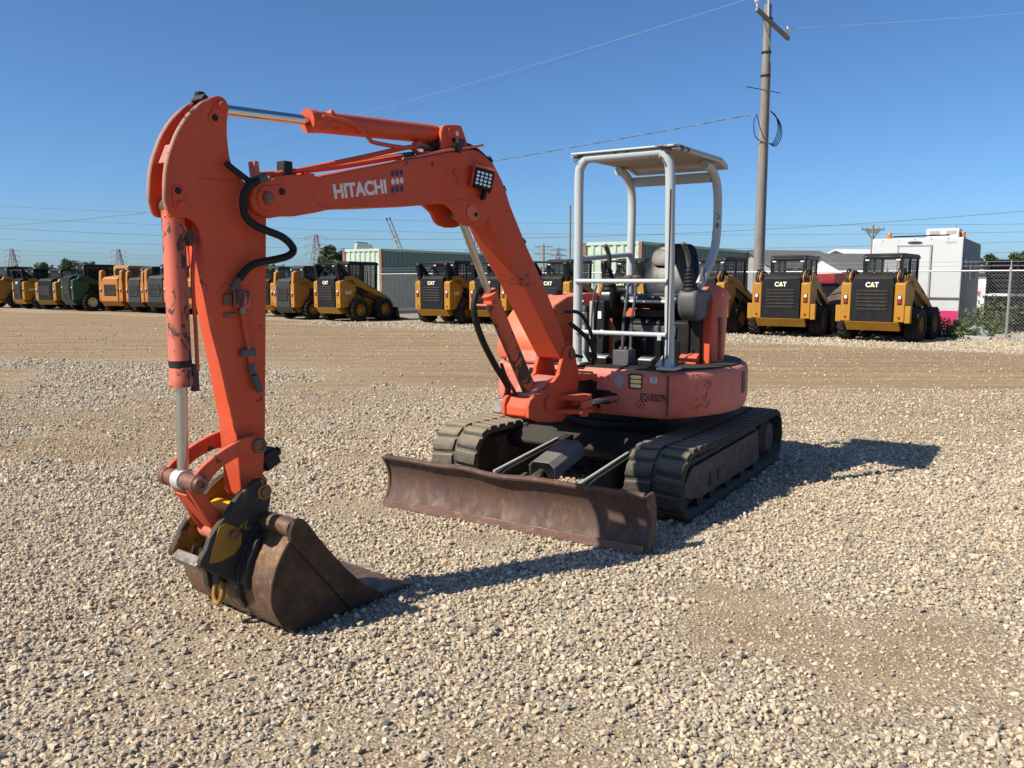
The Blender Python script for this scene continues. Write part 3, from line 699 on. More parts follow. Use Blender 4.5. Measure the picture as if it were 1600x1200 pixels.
bk = MB(); loft(bk, [brect(-.19, 1.44, .19, .05), brect(-.2, 1.48, .225, .06), brect(-.225, 1.58, .245, .065), brect(-.255, 1.68, .235, .06), brect(-.275, 1.76, .215, .055), brect(-.295, 1.84, .19, .05), brect(-.303, 1.875, .15, .04), brect(-.306, 1.885, .1, .025)])
BK = bk.build('backrest', M['vinyl'], SEAT, bevel=.0, smooth=60)
ss = BK.modifiers.new('round', 'SUBSURF'); ss.levels = 1; ss.render_levels = 1
bp_ = MB(); loft(bp_, [[(x, y, z) for x, y, z in brect(-.19, 1.70, .07, .016)], brect(-.198, 1.74, .105, .016), brect(-.218, 1.80, .105, .016), brect(-.236, 1.842, .08, .012)])
bp_.v = [(x, y - .06, z) for x, y, z in bp_.v]
bpo = bp_.build('backrest_sunlit_patch', M['vinyl_sunlit'], BK, smooth=60); bpo.modifiers.new('round', 'SUBSURF')  # raised lighter patch, paints the sunlit dusty part of the backrest
def console(y, w):
    c = MB(); pr = [(.285, 1.33), (.315, 1.38), (.32, 1.47), (.295, 1.52), (.0, 1.52), (-.05, 1.47), (-.03, 1.36), (.08, 1.30), (.23, 1.29)]
    c.prism(pr, y - w / 2, y + w / 2); co = c.build('control_console', M['console'], E_, bevel=.025, seg=3)
    s = MB(); s.prism([(.12, .97), (.12, 1.3), (-.05, 1.3), (-.05, .97)], y - w * .3, y + w * .3); s.build('console_stand', M['black'], co, bevel=.01)
    x0 = .245
    bo = MB(); pts = [(.062, 0)]
    for i in range(6): pts += [(.062 - .0065 * i, .012 + .026 * i), (.05 - .0065 * i, .024 + .026 * i)]
    pts.append((.016, .17)); ax = (.12, -.05 if y > .3 else .05, 1)
    bo.lathe([(.005, 0)] + pts + [(.004, .172)], (x0, y, 1.52), ax, 18); JO = bo.build('joystick', M['blackrub'], co, smooth=60)
    d = Vector(ax).normalized(); p = Vector((x0, y, 1.52))
    gp_ = spline([p + d * .16, p + d * .22 + Vector((.0, 0, 0)), p + d * .28 + Vector((.02, 0, 0)), p + d * .34 + Vector((.055, -.01, 0))], 5)
    MB().tube(gp_, [.013 + .006 * math.sin(min(1, i / 10) * 2.2) for i in range(len(gp_))], 12).build('joystick_grip', M['grip'], JO, smooth=60)
    return co
M['grip'] = plain('worn_grip', (.085, .075, .06), .5, var=.3)
cl = console(.66, .15); cr = console(-.0, .12)
cr.data = cr.data.copy(); cr.data.materials[0] = M['vinyl']
MB().box((.1, .70, 1.63), (.06, .03, .12), (0, R(-15), 0)).build('safety_lever_knob', M['console'], cl, bevel=.012)
MB().tube([(.16, .70, 1.5), (.13, .71, 1.58), (.1, .7, 1.66)], .012, 8).build('safety_lever', M['ltgrey'], cl)
MB().tube([(.30, .54, 1.26), (.32, .53, 1.18), (.30, .53, 1.1), (.36, .52, 1.02)], .007, 6).build('lever_linkage', M['steel'], cl)
# travel levers
for k, y in enumerate((.22, .285)):
    tl = MB(); tl.tube([(.46, y, 1.03), (.455, y + .005, 1.28), (.40, y + .015, 1.58)], .0115, 8); T_ = tl.build('travel_lever', M['console'], E_)
    MB().tube([(.452, y + .006, 1.29), (.445, y + .008, 1.325)], .017, 8).build('lever_joint', M['black'], T_)
    MB().lathe([(.01, 0), (.022, 0), (.02, .04), (.038, .05), (.042, .062), (.034, .075), (.01, .08)], (.402, y + .014, 1.55), (-.15, 0, 1), 16).build('lever_knob', M['grip'], T_)
    MB().box((.47, y, 1.02), (.1, .05, .08)).build('lever_bracket', M['black'], T_, bevel=.006)
# foot pedals, control box, front toe board
for y in (.115, .475):
    pb = MB(); pb.box((.585, y, 1.0), (.09, .11, .045)); PB = pb.build('foot_pedal', M['black'], E_, bevel=.006)
    MB().box((.59, y, 1.032), (.085, .105, .012), (0, R(14), 0)).build('pedal_plate', M['alu'] if 'alu' in M else M['steel_lt'], PB, bevel=.003)
    for i in range(4): MB().box((.56 + .018 * i, y, 1.043 - .0045 * i), (.006, .09, .006), (0, R(14), 0)).build('pedal_tread', M['black'], PB)
MB().box((.575, .29, 1.03), (.13, .125, .115)).build('pedal_cover_box', M['boxgrey'] if 'boxgrey' in M else M['console'], E_, bevel=.006)
for k in range(3): MB().cyl((.55, .25 + .04 * k, 1.085), (.55, .25 + .04 * k, 1.105), .012, 10).build('box_bolt', M['steel'], E_)
# right-hand panel and grey case beside the post
rp = MB(); rp.box((.42, .01, 1.24), (.10, .12, .40)); RP = rp.build('side_panel', M['black'], E_, bevel=.01)
MB().box((.474, -.032, 1.24), (.012, .036, .39)).build('panel_face', M['ltgrey'], RP, bevel=.004)
MB().box((.474, .035, 1.33), (.008, .028, .055)).build('panel_label', M['white'], RP)
MB().box((.476, .04, 1.20), (.01, .06, .025), (R(30), R(-30), R(8))).build('panel_paper', M['white'], RP)
MB().tube([(.50, .02, 1.56), (.505, -.005, 1.46), (.50, -.02, 1.3), (.505, -.02, 1.08)], .008, 7).build('panel_lever', M['console'], RP)
for k in range(3): MB().tube(spline([(.47, .0 + .02 * k, 1.05), (.5, .03 * k, 1.0), (.52, .06 + .03 * k, .985)], 4), .007, 6).build('control_cable', M['blackrub'], RP)
gc = MB(); gc.box((.45, -.125, 1.18), (.10, .10, .44)); GC = gc.build('battery_case', M['ltgrey'], E_, bevel=.012)
MB().box((.45, -.125, 1.375), (.108, .108, .05)).build('case_lid', M['console'], GC, bevel=.008)
MB().tube([(.505, -.14, 1.42), (.51, -.11, 1.44), (.505, -.09, 1.43)], .010, 6).build('case_handle', M['white'], GC)
MB().box((.502, -.125, 1.30), (.004, .085, .09)).build('rust_patch', M['pin'], GC)

# ---- canopy
CP = empty  # (kept simple: the canopy frame is one part with its posts and roof below it)
pr_ = .0335
def rpost(y):
    if y < .3: return spline([(-.20, y, 1.46), (-.21, y, 1.7), (-.22, y, 2.0), (-.22, y, 2.2), (-.20, y, 2.32), (-.14, y, 2.40), (-.04, y, 2.438), (.05, y, 2.445)], 5)
    return spline([(.10, y, 1.55), (-.02, y, 1.645), (-.14, y, 1.735), (-.225, y, 1.84), (-.262, y, 1.97), (-.268, y, 2.12), (-.25, y, 2.27), (-.19, y, 2.37), (-.08, y, 2.43), (.05, y, 2.445)], 5)
fr_ = MB(); yl, yr = .675, -.03
fr_.tube([(.725, yr + .06, 2.455), (.725, yl - .06, 2.455)], pr_, 14)
CAN = fr_.build('canopy_front_beam', M['canopy'], E_)
for y, s in ((yr, 1), (yl, -1)):
    p = MB(); p.tube(spline([(.685, y - .012 * s, .975), (.695, y - .006 * s, 1.4), (.705, y, 1.9), (.715, y + .004 * s, 2.3), (.722, y + .022 * s, 2.40), (.725, y + .07 * s, 2.455)], 6), pr_, 14)
    PO = p.build('canopy_post', M['canopy'], CAN)
    MB().box((.70, y - .012 * s, .982), (.14, .13, .018)).build('post_foot_plate', M['canopy'], PO, bevel=.003)
    gs = MB(); gs.prism([(y - .05, .99), (y - .1 if s < 0 else y + .08, .99), (y - .04 if s < 0 else y + .03, 1.07)], .675, .685, 'x'); gs.build('post_gusset', M['canopy'], PO)
    MB().tube([(.762, y + s * .02, 2.47), (.766, y + s * .012, 2.44), (.764, y + s * .0, 2.425), (.764, y - s * .012, 2.44), (.762, y - s * .004, 2.465)], .004, 5).build('wire_clip', M['decalblack'], PO)
    p = MB(); p.tube(rpost(y), pr_, 14); p.build('canopy_post', M['canopy'], CAN)
MB().tube([(.738, yl + .012, 1.05), (.75, yl + .016, 1.6), (.757, yl + .02, 2.2)], .006, 6).build('post_conduit', M['decalblack'], CAN)
MB().box((.0, (yl + yr) / 2, 2.375), (.03, yl - yr - .06, .075)).build('cross_plate', M['canopy'], CAN).location = (-.175, 0, 0)
for z, x in ((1.585, .735), (1.215, .73)):
    MB().tube([(x, yr, z), (x, yl, z)], .0165, 12).build('guard_rail', M['canopy'], CAN)
MB().tube([(.70, yr, 1.745), (-.2, yr, 1.80)], .02, 10).build('side_rail', M['canopy_dk'] if 'canopy_dk' in M else M['canopy'], CAN)
MB().box((.742, yl - .045, 1.195), (.012, .03, .04)).build('rail_tab', M['canopy'], CAN, bevel=.003)
rf = MB(); y0, y1 = yr - .035, yl + .04
prof = [(.775, 2.478), (.775, 2.494), (.70, 2.506), (-.22, 2.524), (-.36, 2.488), (-.375, 2.45), (-.355, 2.45), (-.34, 2.475), (-.215, 2.505), (.70, 2.488)]
rf.prism(prof, y0, y1); ROOF = rf.build('canopy_roof', M['canopy'], CAN, bevel=.006)
pn = MB(); pn.prism([(.69, 2.47), (.69, 2.487), (-.2, 2.503), (-.2, 2.478)], y0 + .02, y1 - .02); pn.build('roof_lining', M['roof_under'], ROOF)
for y in (y0 + .005, y1 - .005):
    e = MB(); e.prism([(.76, 2.462), (.76, 2.472), (.69, 2.486), (-.21, 2.502), (-.34, 2.474), (-.345, 2.455), (-.33, 2.455), (-.2, 2.482), (.6, 2.468)], y - .012, y + .012); e.build('roof_side_rim', M['canopy'], ROOF, bevel=.003)
MB().cyl((.76, yl - .05, 2.41), (.80, yl - .05, 2.41), .008, 8).build('lamp_stud', M['pin'], CAN)
for y in (.28, .37): MB().lathe([(.002, 0), (.008, 0), (.006, .004), (.002, .004)], (.757, y, 2.475), (1, 0, 0), 10).build('beam_bolt', M['decalblack'], CAN)

M['edge_worn'] = paint('worn_plate_edge', (.42, .2, .15), (.3, .2, .16), .6, grime=.4, grimecol=(.2, .12, .08), cs=30, chips=.4)
# ---- swing post, boom, arm, bucket (boom frame)
def bpart(mb, name, mat, bevel=.0, **kw): return mb.build(name, mat, E_, bevel=bevel, **BF, **kw)
def pin(parent, t, z, s0, s1, r=.03, mat='pin', washer=True, name='pin'):
    m = MB(); sg = 1 if s1 > s0 else -1
    m.cyl((t, s0, z), (t, s1, z), r, 20)
    o = m.build(name, M[mat], parent, bevel=.004)
    return o
POST = bpart(MB().prism([(-.02, .66), (.04, .63), (.2, .64), (.44, .695), (.44, .76), (.39, .82), (.2, .83), (.1, .86), (.0, .80), (-.1, .74)], -.085, .085), 'swing_post', M['orange'], .012)
pp = [(.002, 1.14), (.035, 1.135), (.052, 1.11), (.064, 1.058), (.097, .992), (.104, .953), (.179, .903), (.237, .87), (.309, .848), (.394, .831), (.435, .81), (.452, .77), (.446, .693), (.33, .655), (.194, .634), (.062, .624), (-.015, .686), (-.10, .80), (-.132, .864), (-.13, .964), (-.103, 1.025), (-.085, 1.10), (-.06, 1.135), (-.03, 1.145)]
for s in (1, -1):
    MB().prism(pp, s * .086, s * .116).build('post_cheek', M['orange'], POST, bevel=.005)
    MB().lathe([(.004, 0), (.034, 0), (.034, .012), (.02, .016), (.004, .016)], (-.038, s * .116, 1.083), (0, s, 0), 20).build('boom_foot_pin', M['pin'], POST)
    MB().lathe([(.004, 0), (.045, 0), (.045, .02), (.03, .025), (.004, .025)], (.237, s * .116, .77), (0, s, 0), 20).build('cylinder_foot_pin', M['orange'], POST)
MB().prism([(.36, .815), (.30, .90), (.1, .94), (.05, .93), (.1, .85), (.3, .80)], -.084, .084).build('post_top_plate', M['orange_fade'], POST, bevel=.006)
# hinge between post and frame, swing cylinder
hg = MB()
hg.lathe([(.02, 0), (.075, 0), (.075, .26), (.02, .26)], (-.16, 0, .64), (0, 0, 1), 20); hg.build('swing_hinge', M['orange'], POST, bevel=.006)
for z, h_ in ((.885, .035), (.66, .03)):
    MB().prism([(-.34, -.14), (-.34, .14), (-.18, .14), (-.09, .07), (-.09, -.07), (-.18, -.14)], z, z + h_, 'z').build('hinge_lug', M['orange'], POST, bevel=.005)
ear = MB(); ear.prism([(.12, .10), (.05, .265), (-.02, .28), (-.08, .265), (-.1, .10)], .775, .81, 'z'); ear.build('swing_arm_ear', M['orange'], POST, bevel=.006)
ear = MB(); ear.prism([(.16, .10), (.06, .285), (-.06, .285), (-.12, .10)], .685, .715, 'z'); ear.build('swing_arm_ear', M['orange'], POST, bevel=.006)
MB().cyl((-.02, .235, .66), (-.02, .235, .775), .032, 16).build('swing_pin', M['orange_hood'], POST, bevel=.005)
sr = MB(); sr.cyl((-.02, .235, .745), (-.40, .285, .752), .022, 16); sr.build('swing_cylinder_rod', M['chrome'], POST)
MB().cyl((-.005, .235, .745), (-.07, .245, .746), .034, 14).build('rod_eye', M['orange_hood'], POST, bevel=.004)

B_top = [(2.21, 2.088), (2.093, 2.089), (1.9, 2.136), (1.433, 2.249), (1.205, 2.305), (.971, 2.35), (.925, 2.346), (.875, 2.33), (.803, 2.294), (.765, 2.264), (.734, 2.233), (.695, 2.186), (.664, 2.136), (.622, 2.052), (.468, 1.827), (.281, 1.583), (.103, 1.324), (-.003, 1.134)]
B_low = [(-.062, 1.10), (-.06, 1.06), (-.023, 1.044), (.073, 1.06), (.28, 1.315), (.494, 1.584), (.713, 1.818), (.805, 1.941), (.84, 1.985), (.90, 2.022), (.968, 2.037), (1.08, 2.036), (1.199, 2.029), (1.394, 2.0), (1.76, 1.964), (1.872, 1.956), (2.068, 1.932), (2.21, 1.905)]
BOOM = bpart(MB().prism(B_top + B_low, -.1, .1), 'boom', M['orange'], .007)
nose = [(2.482, 1.954), (2.47, 1.994), (2.439, 2.025), (2.402, 2.038), (2.339, 2.062), (2.283, 2.078), (2.2, 2.0885), (2.10, 2.084), (2.135, 2.03), (2.14, 1.99), (2.11, 1.955), (2.02, 1.938), (2.068, 1.930), (2.124, 1.916), (2.25, 1.891), (2.339, 1.886), (2.398, 1.881), (2.437, 1.888), (2.462, 1.902), (2.477, 1.924)]
for s in (1, -1):
    MB().prism(nose, s * .082, s * .107).build('boom_fork', M['orange'], BOOM, bevel=.004)
    q = MB(); q.prism(hull2((2.398, 1.963), .056, (2.322, 1.998), .03), s * .1075, s * .114); q.build('pin_plate', M['orange'], BOOM, bevel=.003)
    pin(BOOM, 2.398, 1.963, s * .06, s * .124, .028)
    pin(BOOM, 2.322, 1.998, s * .1, s * .122, .016, 'black', name='bolt')
    br = [(1.24, 2.03), (1.19, 2.016), (1.135, 1.985), (1.101, 1.935), (1.071, 1.916), (1.009, 1.905), (.941, 1.908), (.89, 1.92), (.852, 1.946), (.84, 1.996), (.87, 2.03), (.939, 2.05), (1.08, 2.06)]
    MB().prism(br, s * .078, s * .1035).build('cylinder_bracket', M['orange'], BOOM, bevel=.004)
    q = MB(); q.prism(hull2((.99, 1.985), .045, (.957, 1.976), .034), s * .104, s * .109); q.build('pin_plate', M['orange_hood'], BOOM, bevel=.002)
    pin(BOOM, .957, 1.976, s * .1, s * .118, .012, 'black', name='bolt')
    tb = [(1.221, 2.30), (1.215, 2.42), (1.205, 2.445), (1.193, 2.455), (1.163, 2.464), (1.075, 2.475), (1.055, 2.474), (1.042, 2.466), (.993, 2.377), (.975, 2.345), (1.0, 2.32)]
    MB().prism(tb, s * .058, s * .080).build('arm_cylinder_bracket', M['orange'], BOOM, bevel=.004)
    pin(BOOM, 1.150, 2.418, s * .07, s * .09, .028, 'orange', name='bracket_pin')
    pin(BOOM, 1.115, 2.385, s * .07, s * .09, .013, 'black', name='bolt')
    MB().lathe([(.002, 0), (.014, 0), (.014, .0015), (.002, .0015)], (1.085, s * .080, 2.425), (0, s, 0), 14).build('lifting_hole', M['decalwhite'] if s > 0 else M['black'], BOOM)
MB().prism([(1.45, 2.247), (1.433, 2.262), (1.205, 2.322), (.97, 2.372), (.885, 2.392), (.875, 2.378), (.97, 2.356), (1.205, 2.308)], -.108, .108).build('boom_top_flange', M['orange_fade'], BOOM, bevel=.003)
MB().bar((1.12, .11, 2.315), (1.10, .13, 2.39), .02, .04).build('hose_stop', M['black'], BOOM, bevel=.003)
# lettering on the near face
tdir = Vector((1.649 - 2.011, 0, 2.048 - 1.989)).normalized(); updir = Vector((0, 0, 1))
lettering('brand_lettering', 'HITACHI', .094, M['decalwhite'], BOOM, frame((2.004, .1012, 1.992), tdir, updir), bold=.0036, width=.352)
for r_ in range(3):
    for c_ in range(3):
        t_, z_ = 1.612 - .0315 * c_, 2.066 + .042 * r_ + .0056 * c_
        q = MB(); q.prism([(t_ + .0125 * math.cos(a), z_ + .0165 * math.sin(a)) for a in np.linspace(0, 2 * math.pi, 15)[:-1]], .1003, .1018); q.build('logo_dot', M['decalwhite'] if r_ == 1 else M['decalnavy'], BOOM)
# mirrored lettering side stays plain; work lamp on the near face
LM = frame((.955, .168, 2.178), (-.83, .50, -.22), (-.16, 0, 1))      # x across lens, y up, z out of lens
lb = MB(); lb.box((0, 0, -.03), (.118, .105, .05)); LAMP = lb.build('work_lamp', M['black'], BOOM, bevel=.008); LAMP.matrix_local = LM
MB().box((0, .062, -.028), (.135, .012, .085)).build('lamp_hood', M['orange_fade'], LAMP, bevel=.003)
MB().box((-.066, 0, -.04), (.01, .12, .085)).build('lamp_bracket', M['orange'], LAMP, bevel=.003)
MB().box((.066, 0, -.045), (.008, .12, .06)).build('lamp_bracket', M['orange'], LAMP, bevel=.003)
MB().box((0, 0, -.004), (.104, .09, .004)).build('lamp_bezel', M['blackrub'], LAMP)
for i in range(4):
    for j in range(4):
        q = MB(); q.lathe([(.002, .0), (.0105, .0), (.0095, .004), (.005, .0065), (.002, .007)], (-.0375 + .025 * i, -.0325 + .0217 * j, -.002), (0, 0, 1), 10); q.build('lamp_led', M['led'], LAMP)
MB().box((.04, -.02, -.09), (.02, .16, .09)).build('lamp_mount', M['black'], LAMP, bevel=.003)
# pipes and hoses on the boom
def hose(pts, r, name, mat, parent, n=8, k=6): return MB().tube(spline(pts, k), r, n).build(name, M[mat], parent, smooth=70)
hose([(2.33, .04, 2.075), (2.24, .04, 2.10), (2.155, .04, 2.118), (1.814, .04, 2.208), (1.45, .04, 2.307), (1.40, .04, 2.306), (1.352, .035, 2.286), (1.3, .03, 2.29)], .0125, 'hydraulic_pipe', 'orange', BOOM)
hose([(2.24, -.02, 2.10), (2.155, -.02, 2.115), (1.878, -.02, 2.165), (1.43, -.02, 2.268), (1.36, -.02, 2.285)], .0125, 'hydraulic_pipe', 'orange', BOOM)
hose([(2.33, -.05, 2.09), (2.2, -.05, 2.11), (1.87, -.05, 2.175), (1.43, -.05, 2.28)], .0115, 'hydraulic_pipe', 'orange_fade', BOOM)
MB().box((2.24, .03, 2.115), (.05, .06, .07)).build('pipe_clamp', M['under'], BOOM, bevel=.005)
MB().box((2.413, .04, 2.085), (.024, .05, .09), (0, R(6), 0)).build('pipe_clamp', M['orange_fade'], BOOM, bevel=.003)
MB().box((2.12, .01, 2.098), (.06, .1, .016)).build('pipe_seat', M['orange'], BOOM)
MB().box((1.42, .0, 2.272), (.03, .12, .03)).build('pipe_seat', M['black'], BOOM, bevel=.003)
for s in (-.055, -.02, .03, .065):
    hose([(1.28, s, 2.34), (1.02, s, 2.376), (.91, s, 2.362), (.80, s, 2.312), (.725, s, 2.245), (.655, s, 2.14), (.60, s, 2.045), (.45, s, 1.822), (.265, s, 1.58), (.09, s, 1.325), (-.02, s, 1.16), (-.09, s * 1.3, 1.08), (-.2, s * 1.5, 1.05)], .0115, 'hydraulic_hose', 'blackrub', BOOM)
for (t_, z_, a_) in ((.79, 2.31, 50), (.66, 2.15, 35), (.46, 1.838, 56), (.28, 1.60, 55), (.12, 1.37, 56)):
    MB().box((t_, 0, z_), (.03, .17, .04), (0, R(a_), 0)).build('hose_clamp', M['black'], BOOM, bevel=.004)
hose([(-.03, .10, 1.30), (-.1, .14, 1.24), (-.16, .18, 1.17), (-.2, .2, 1.07), (-.24, .16, 1.0)], .016, 'loose_hose', 'blackrub', BOOM)
hose([(.02, .08, 1.38), (-.12, .13, 1.36), (-.2, .17, 1.22), (-.22, .2, 1.04)], .013, 'loose_hose', 'blackrub', BOOM)

# ---- cylinders
def ram(name, p_eye, p_gland, p_base, r_rod, r_bar, mat_bar, rodmat, parent_bits=True):
    a, g_, b = Vector(p_eye), Vector(p_gland), Vector(p_base); d = (b - a).normalized()
    bar = MB(); L_ = (b - g_).length
    bar.lathe([(r_rod * 1.1, -.004), (r_bar * 1.08, -.004), (r_bar * 1.08, .034), (r_bar, .04), (r_bar, L_ - .05), (r_bar * .9, L_ - .03), (r_bar * .5, L_ - .01)], g_, (b - g_), 26)
    o = bpart(bar, name, M[mat_bar])
    MB().cyl(tuple(a), tuple(g_ + d * .02), r_rod, 22).build('piston_rod', M[rodmat], o)
    for q, w in ((a, r_rod * 1.5), (b, r_bar * .85)):
        MB().cyl((q.x, -.045, q.z), (q.x, .045, q.z), w, 20).build('cylinder_eye', M['steel'] if q is a else M[mat_bar], o, bevel=.004)
    return o
AC = ram('arm_cylinder', (2.586, 0, 2.340), (2.075, 0, 2.362), (1.15, 0, 2.418), .0245, .052, 'orange', 'chrome')
for t_, z_ in ((1.97, 2.415), (1.36, 2.35)): MB().cyl((t_, .0, z_ - .02), (t_ - .02, .045, z_ + .0), .018, 10).build('hydraulic_port', M['orange'], AC, bevel=.003)
hose([(2.02, .045, 2.385), (1.92, .06, 2.383), (1.82, .066, 2.366), (1.74, .066, 2.315), (1.70, .062, 2.30), (1.5, .06, 2.30), (1.38, .05, 2.318)], .011, 'cylinder_pipe', 'orange', AC)
MB().cyl((1.36, .03, 2.335), (1.24, .02, 2.335), .018, 10).build('hose_fitting', M['steel'], AC)
BC = ram('boom_cylinder', (.985, 0, 1.985), (.715, 0, 1.512), (.237, 0, .77), .0225, .05, 'orange_chip', 'rod_dull')
MB().cyl((.237, -.115, .77), (.237, .115, .77), .036, 18).build('cylinder_pin', M['steel'], BC)
MB().bar((.70, .052, 1.455), (.70, -.052, 1.455), .02, .10, (1, 0, 0)).build('barrel_tab', M['orange'], BC)
MB().box((.735, .0, 1.44), (.13, .11, .012), (0, R(0), 0)).build('barrel_tab', M['orange_fade'], BC, bevel=.002)
for k, (o_, r_) in enumerate(((.0, .021), (-.04, .016))):
    hose([(.70 + o_ * .5, -.055 - k * .03, 1.50), (.735 + o_ * .5, -.06 - k * .03, 1.535), (.782 + o_ * .7, -.05 - k * .03, 1.497), (.796 + o_, -.05 - k * .03, 1.386), (.723 + o_, -.05 - k * .03, 1.222), (.596 + o_, -.05 - k * .03, 1.049), (.464 + o_, -.06 - k * .03, .91), (.40, -.10, .85), (.37, -.15, .78)], r_, 'cylinder_hose', 'blackrub', BC, 10)
hose([(.53, -.05, 1.05), (.47, -.06, .96), (.38, -.06, .85), (.31, -.06, .76)], .012, 'cylinder_pipe', 'orange_chip', BC)
MB().box((.37, -.17, .735), (.09, .1, .10), (0, R(-14), 0)).build('hose_block', M['steel'], BC, bevel=.008)
UC = ram('bucket_cylinder', (2.812, 0, .705), (2.797, 0, 1.14), (2.797, 0, 1.904), .0245, .047, 'orange_chip2', 'rod_dull')
MB().lathe([(.03, 0), (.0485, 0), (.0485, .03), (.03, .03)], (2.797, 0, 1.22), (0, 0, 1), 22).build('barrel_band', M['under'], UC)
MB().box((2.745, .02, 1.17), (.03, .03, .12)).build('barrel_port', M['orange_chip'], UC, bevel=.006)
hose([(2.735, .03, 1.20), (2.735, .03, 1.4), (2.738, .03, 1.6), (2.72, .03, 1.75)], .009, 'cylinder_pipe', 'orange', UC)
MB().box((2.80, 0, 1.87), (.075, .08, .06)).build('cylinder_cap', M['orange'], UC, bevel=.02)

# ---- arm
arm_box = [(2.50, 2.03), (2.43, 2.036), (2.385, 2.03), (2.357, 2.01), (2.345, 1.98), (2.352, 1.93), (2.377, 1.874), (2.39, 1.618), (2.409, 1.233), (2.428, .872), (2.446, .69), (2.425, .655), (2.43, .61), (2.465, .572), (2.50, .565), (2.545, .585), (2.569, .62), (2.584, .954), (2.605, 1.074), (2.627, 1.221), (2.657, 1.379), (2.677, 1.534), (2.698, 1.671), (2.70, 1.76), (2.68, 1.9), (2.62, 2.0)]
ARM = bpart(MB().prism(arm_box, -.068, .068), 'arm', M['orange'], .006)
head = [(2.613, 2.38), (2.6, 2.3835), (2.588, 2.382), (2.575, 2.378), (2.563, 2.368), (2.556, 2.355), (2.5535, 2.34), (2.557, 2.319), (2.564, 2.272), (2.566, 2.23), (2.565, 2.199), (2.56, 2.137), (2.548, 2.096), (2.535, 2.074), (2.519, 2.055), (2.489, 2.03), (2.47, 1.96), (2.50, 1.80), (2.58, 1.70), (2.66, 1.66), (2.701, 1.655), (2.703, 1.70), (2.706, 1.753), (2.717, 1.812), (2.728, 1.83), (2.743, 1.845), (2.771, 1.858), (2.815, 1.859), (2.837, 1.862), (2.85, 1.87), (2.858, 1.882), (2.865, 1.925), (2.862, 1.985), (2.857, 2.03), (2.849, 2.07), (2.836, 2.112), (2.808, 2.179), (2.79, 2.212), (2.766, 2.249), (2.742, 2.28), (2.713, 2.309), (2.677, 2.339), (2.635, 2.371)]
for s in (1, -1):
    MB().prism(head, s * .0535, s * .0715).build('arm_head_plate', M['orange'], ARM, bevel=.003)
    q = MB(); q.prism(hull2((2.586, 2.338), .031, (2.625, 2.287), .027), s * .072, s * .0765); q.build('pin_plate', M['orange'], ARM, bevel=.002)
    q = MB(); q.prism(hull2((2.798, 1.904), .034, (2.812, 1.965), .025), s * .072, s * .0765); q.build('pin_plate', M['orange'], ARM, bevel=.002)
    pin(ARM, 2.586, 2.338, s * .06, s * .086, .022, 'orange'); pin(ARM, 2.798, 1.904, s * .06, s * .086, .022, 'orange')
    pin(ARM, 2.625, 2.287, s * .07, s * .083, .014, 'black', name='bolt'); pin(ARM, 2.812, 1.965, s * .07, s * .083, .014, 'black', name='bolt')
    MB().tube([(2.715, s * .0715, 2.02), (2.6, s * .0715, 2.025), (2.5, s * .0715, 2.03)], .0045, 6).build('weld_bead', M['orange_weld'] if 'orange_weld' in M else M['orange'], ARM)
for s in (1, -1):
    e_ = [(2.635, 2.371), (2.677, 2.339), (2.713, 2.309), (2.742, 2.28), (2.766, 2.249), (2.79, 2.212), (2.808, 2.179), (2.836, 2.112), (2.849, 2.07), (2.857, 2.03), (2.862, 1.985), (2.865, 1.925), (2.858, 1.882)]
    MB().tube([(a, s * .0625, b) for a, b in e_], [.0025] + [.0095] * 11 + [.0025], 6).build('worn_plate_edge', M['edge_worn'], ARM, smooth=60)
MB().prism([(2.825, 2.085), (2.79, 2.165), (2.772, 2.16), (2.807, 2.08)], -.0535, .0535).build('head_cross_plate', M['orange_fade'], ARM, bevel=.003)
MB().prism([(2.55, 2.06), (2.60, 2.12), (2.60, 2.27), (2.585, 2.27), (2.585, 2.13), (2.535, 2.075)], -.0535, .0535).build('head_inner_plate', M['orange'], ARM)
MB().cyl((2.62, -.04, 2.385), (2.62, -.04, 2.41), .022, 12).build('grease_cap', M['black'], ARM, bevel=.004)
MB().box((2.63, -.01, 2.365), (.05, .09, .03), (0, R(-35), 0)).build('head_cross_plate', M['under'], ARM, bevel=.004)
MB().prism([(2.73, 1.80), (2.79, 1.84), (2.79, 1.80), (2.73, 1.74)], -.045, .045).build('cylinder_stop', M['orange_chip'], ARM, bevel=.004)
# big corrugated hose looping past the arm's side
hp = [(2.60, .10, 2.10), (2.542, .12, 2.055), (2.502, .13, 2.03), (2.462, .13, 2.034)]
hose(hp, .0135, 'supply_hose', 'blackrub', ARM)
MB().cyl((2.478, .13, 2.028), (2.42, .13, 2.056), .019, 12).build('hose_ferrule', M['console'], ARM)
hp2 = [(2.462, .135, 2.036), (2.499, .135, 2.015), (2.527, .13, 1.98), (2.539, .13, 1.929), (2.528, .13, 1.874), (2.488, .135, 1.838), (2.425, .14, 1.815), (2.354, .145, 1.792), (2.306, .145, 1.759), (2.289, .14, 1.73), (2.319, .14, 1.706), (2.379, .135, 1.69), (2.448, .125, 1.677), (2.496, .11, 1.66), (2.53, .10, 1.628), (2.552, .095, 1.60)]
pl_ = spline(hp2, 14)
MB().tube(pl_, [.0165 + (.0016 if i % 2 else 0) for i in range(len(pl_))], 12).build('corrugated_hose', M['blackrub'], ARM, smooth=70)
MB().tube([(2.548, .095, 1.605), (2.575, .09, 1.565), (2.582, .085, 1.55)], .014, 10).build('hose_end_fitting', M['console'], ARM)
MB().box((2.543, .092, 1.511), (.065, .045, .075)).build('valve_block', M['orange_chip'], ARM, bevel=.005)
MB().box((2.60, .075, 1.51), (.04, .016, .05)).build('valve_handle', M['pin'], ARM, bevel=.004)
MB().box((2.59, .073, 1.44), (.06, .012, .02)).build('valve_stub', M['pin'], ARM, bevel=.003)
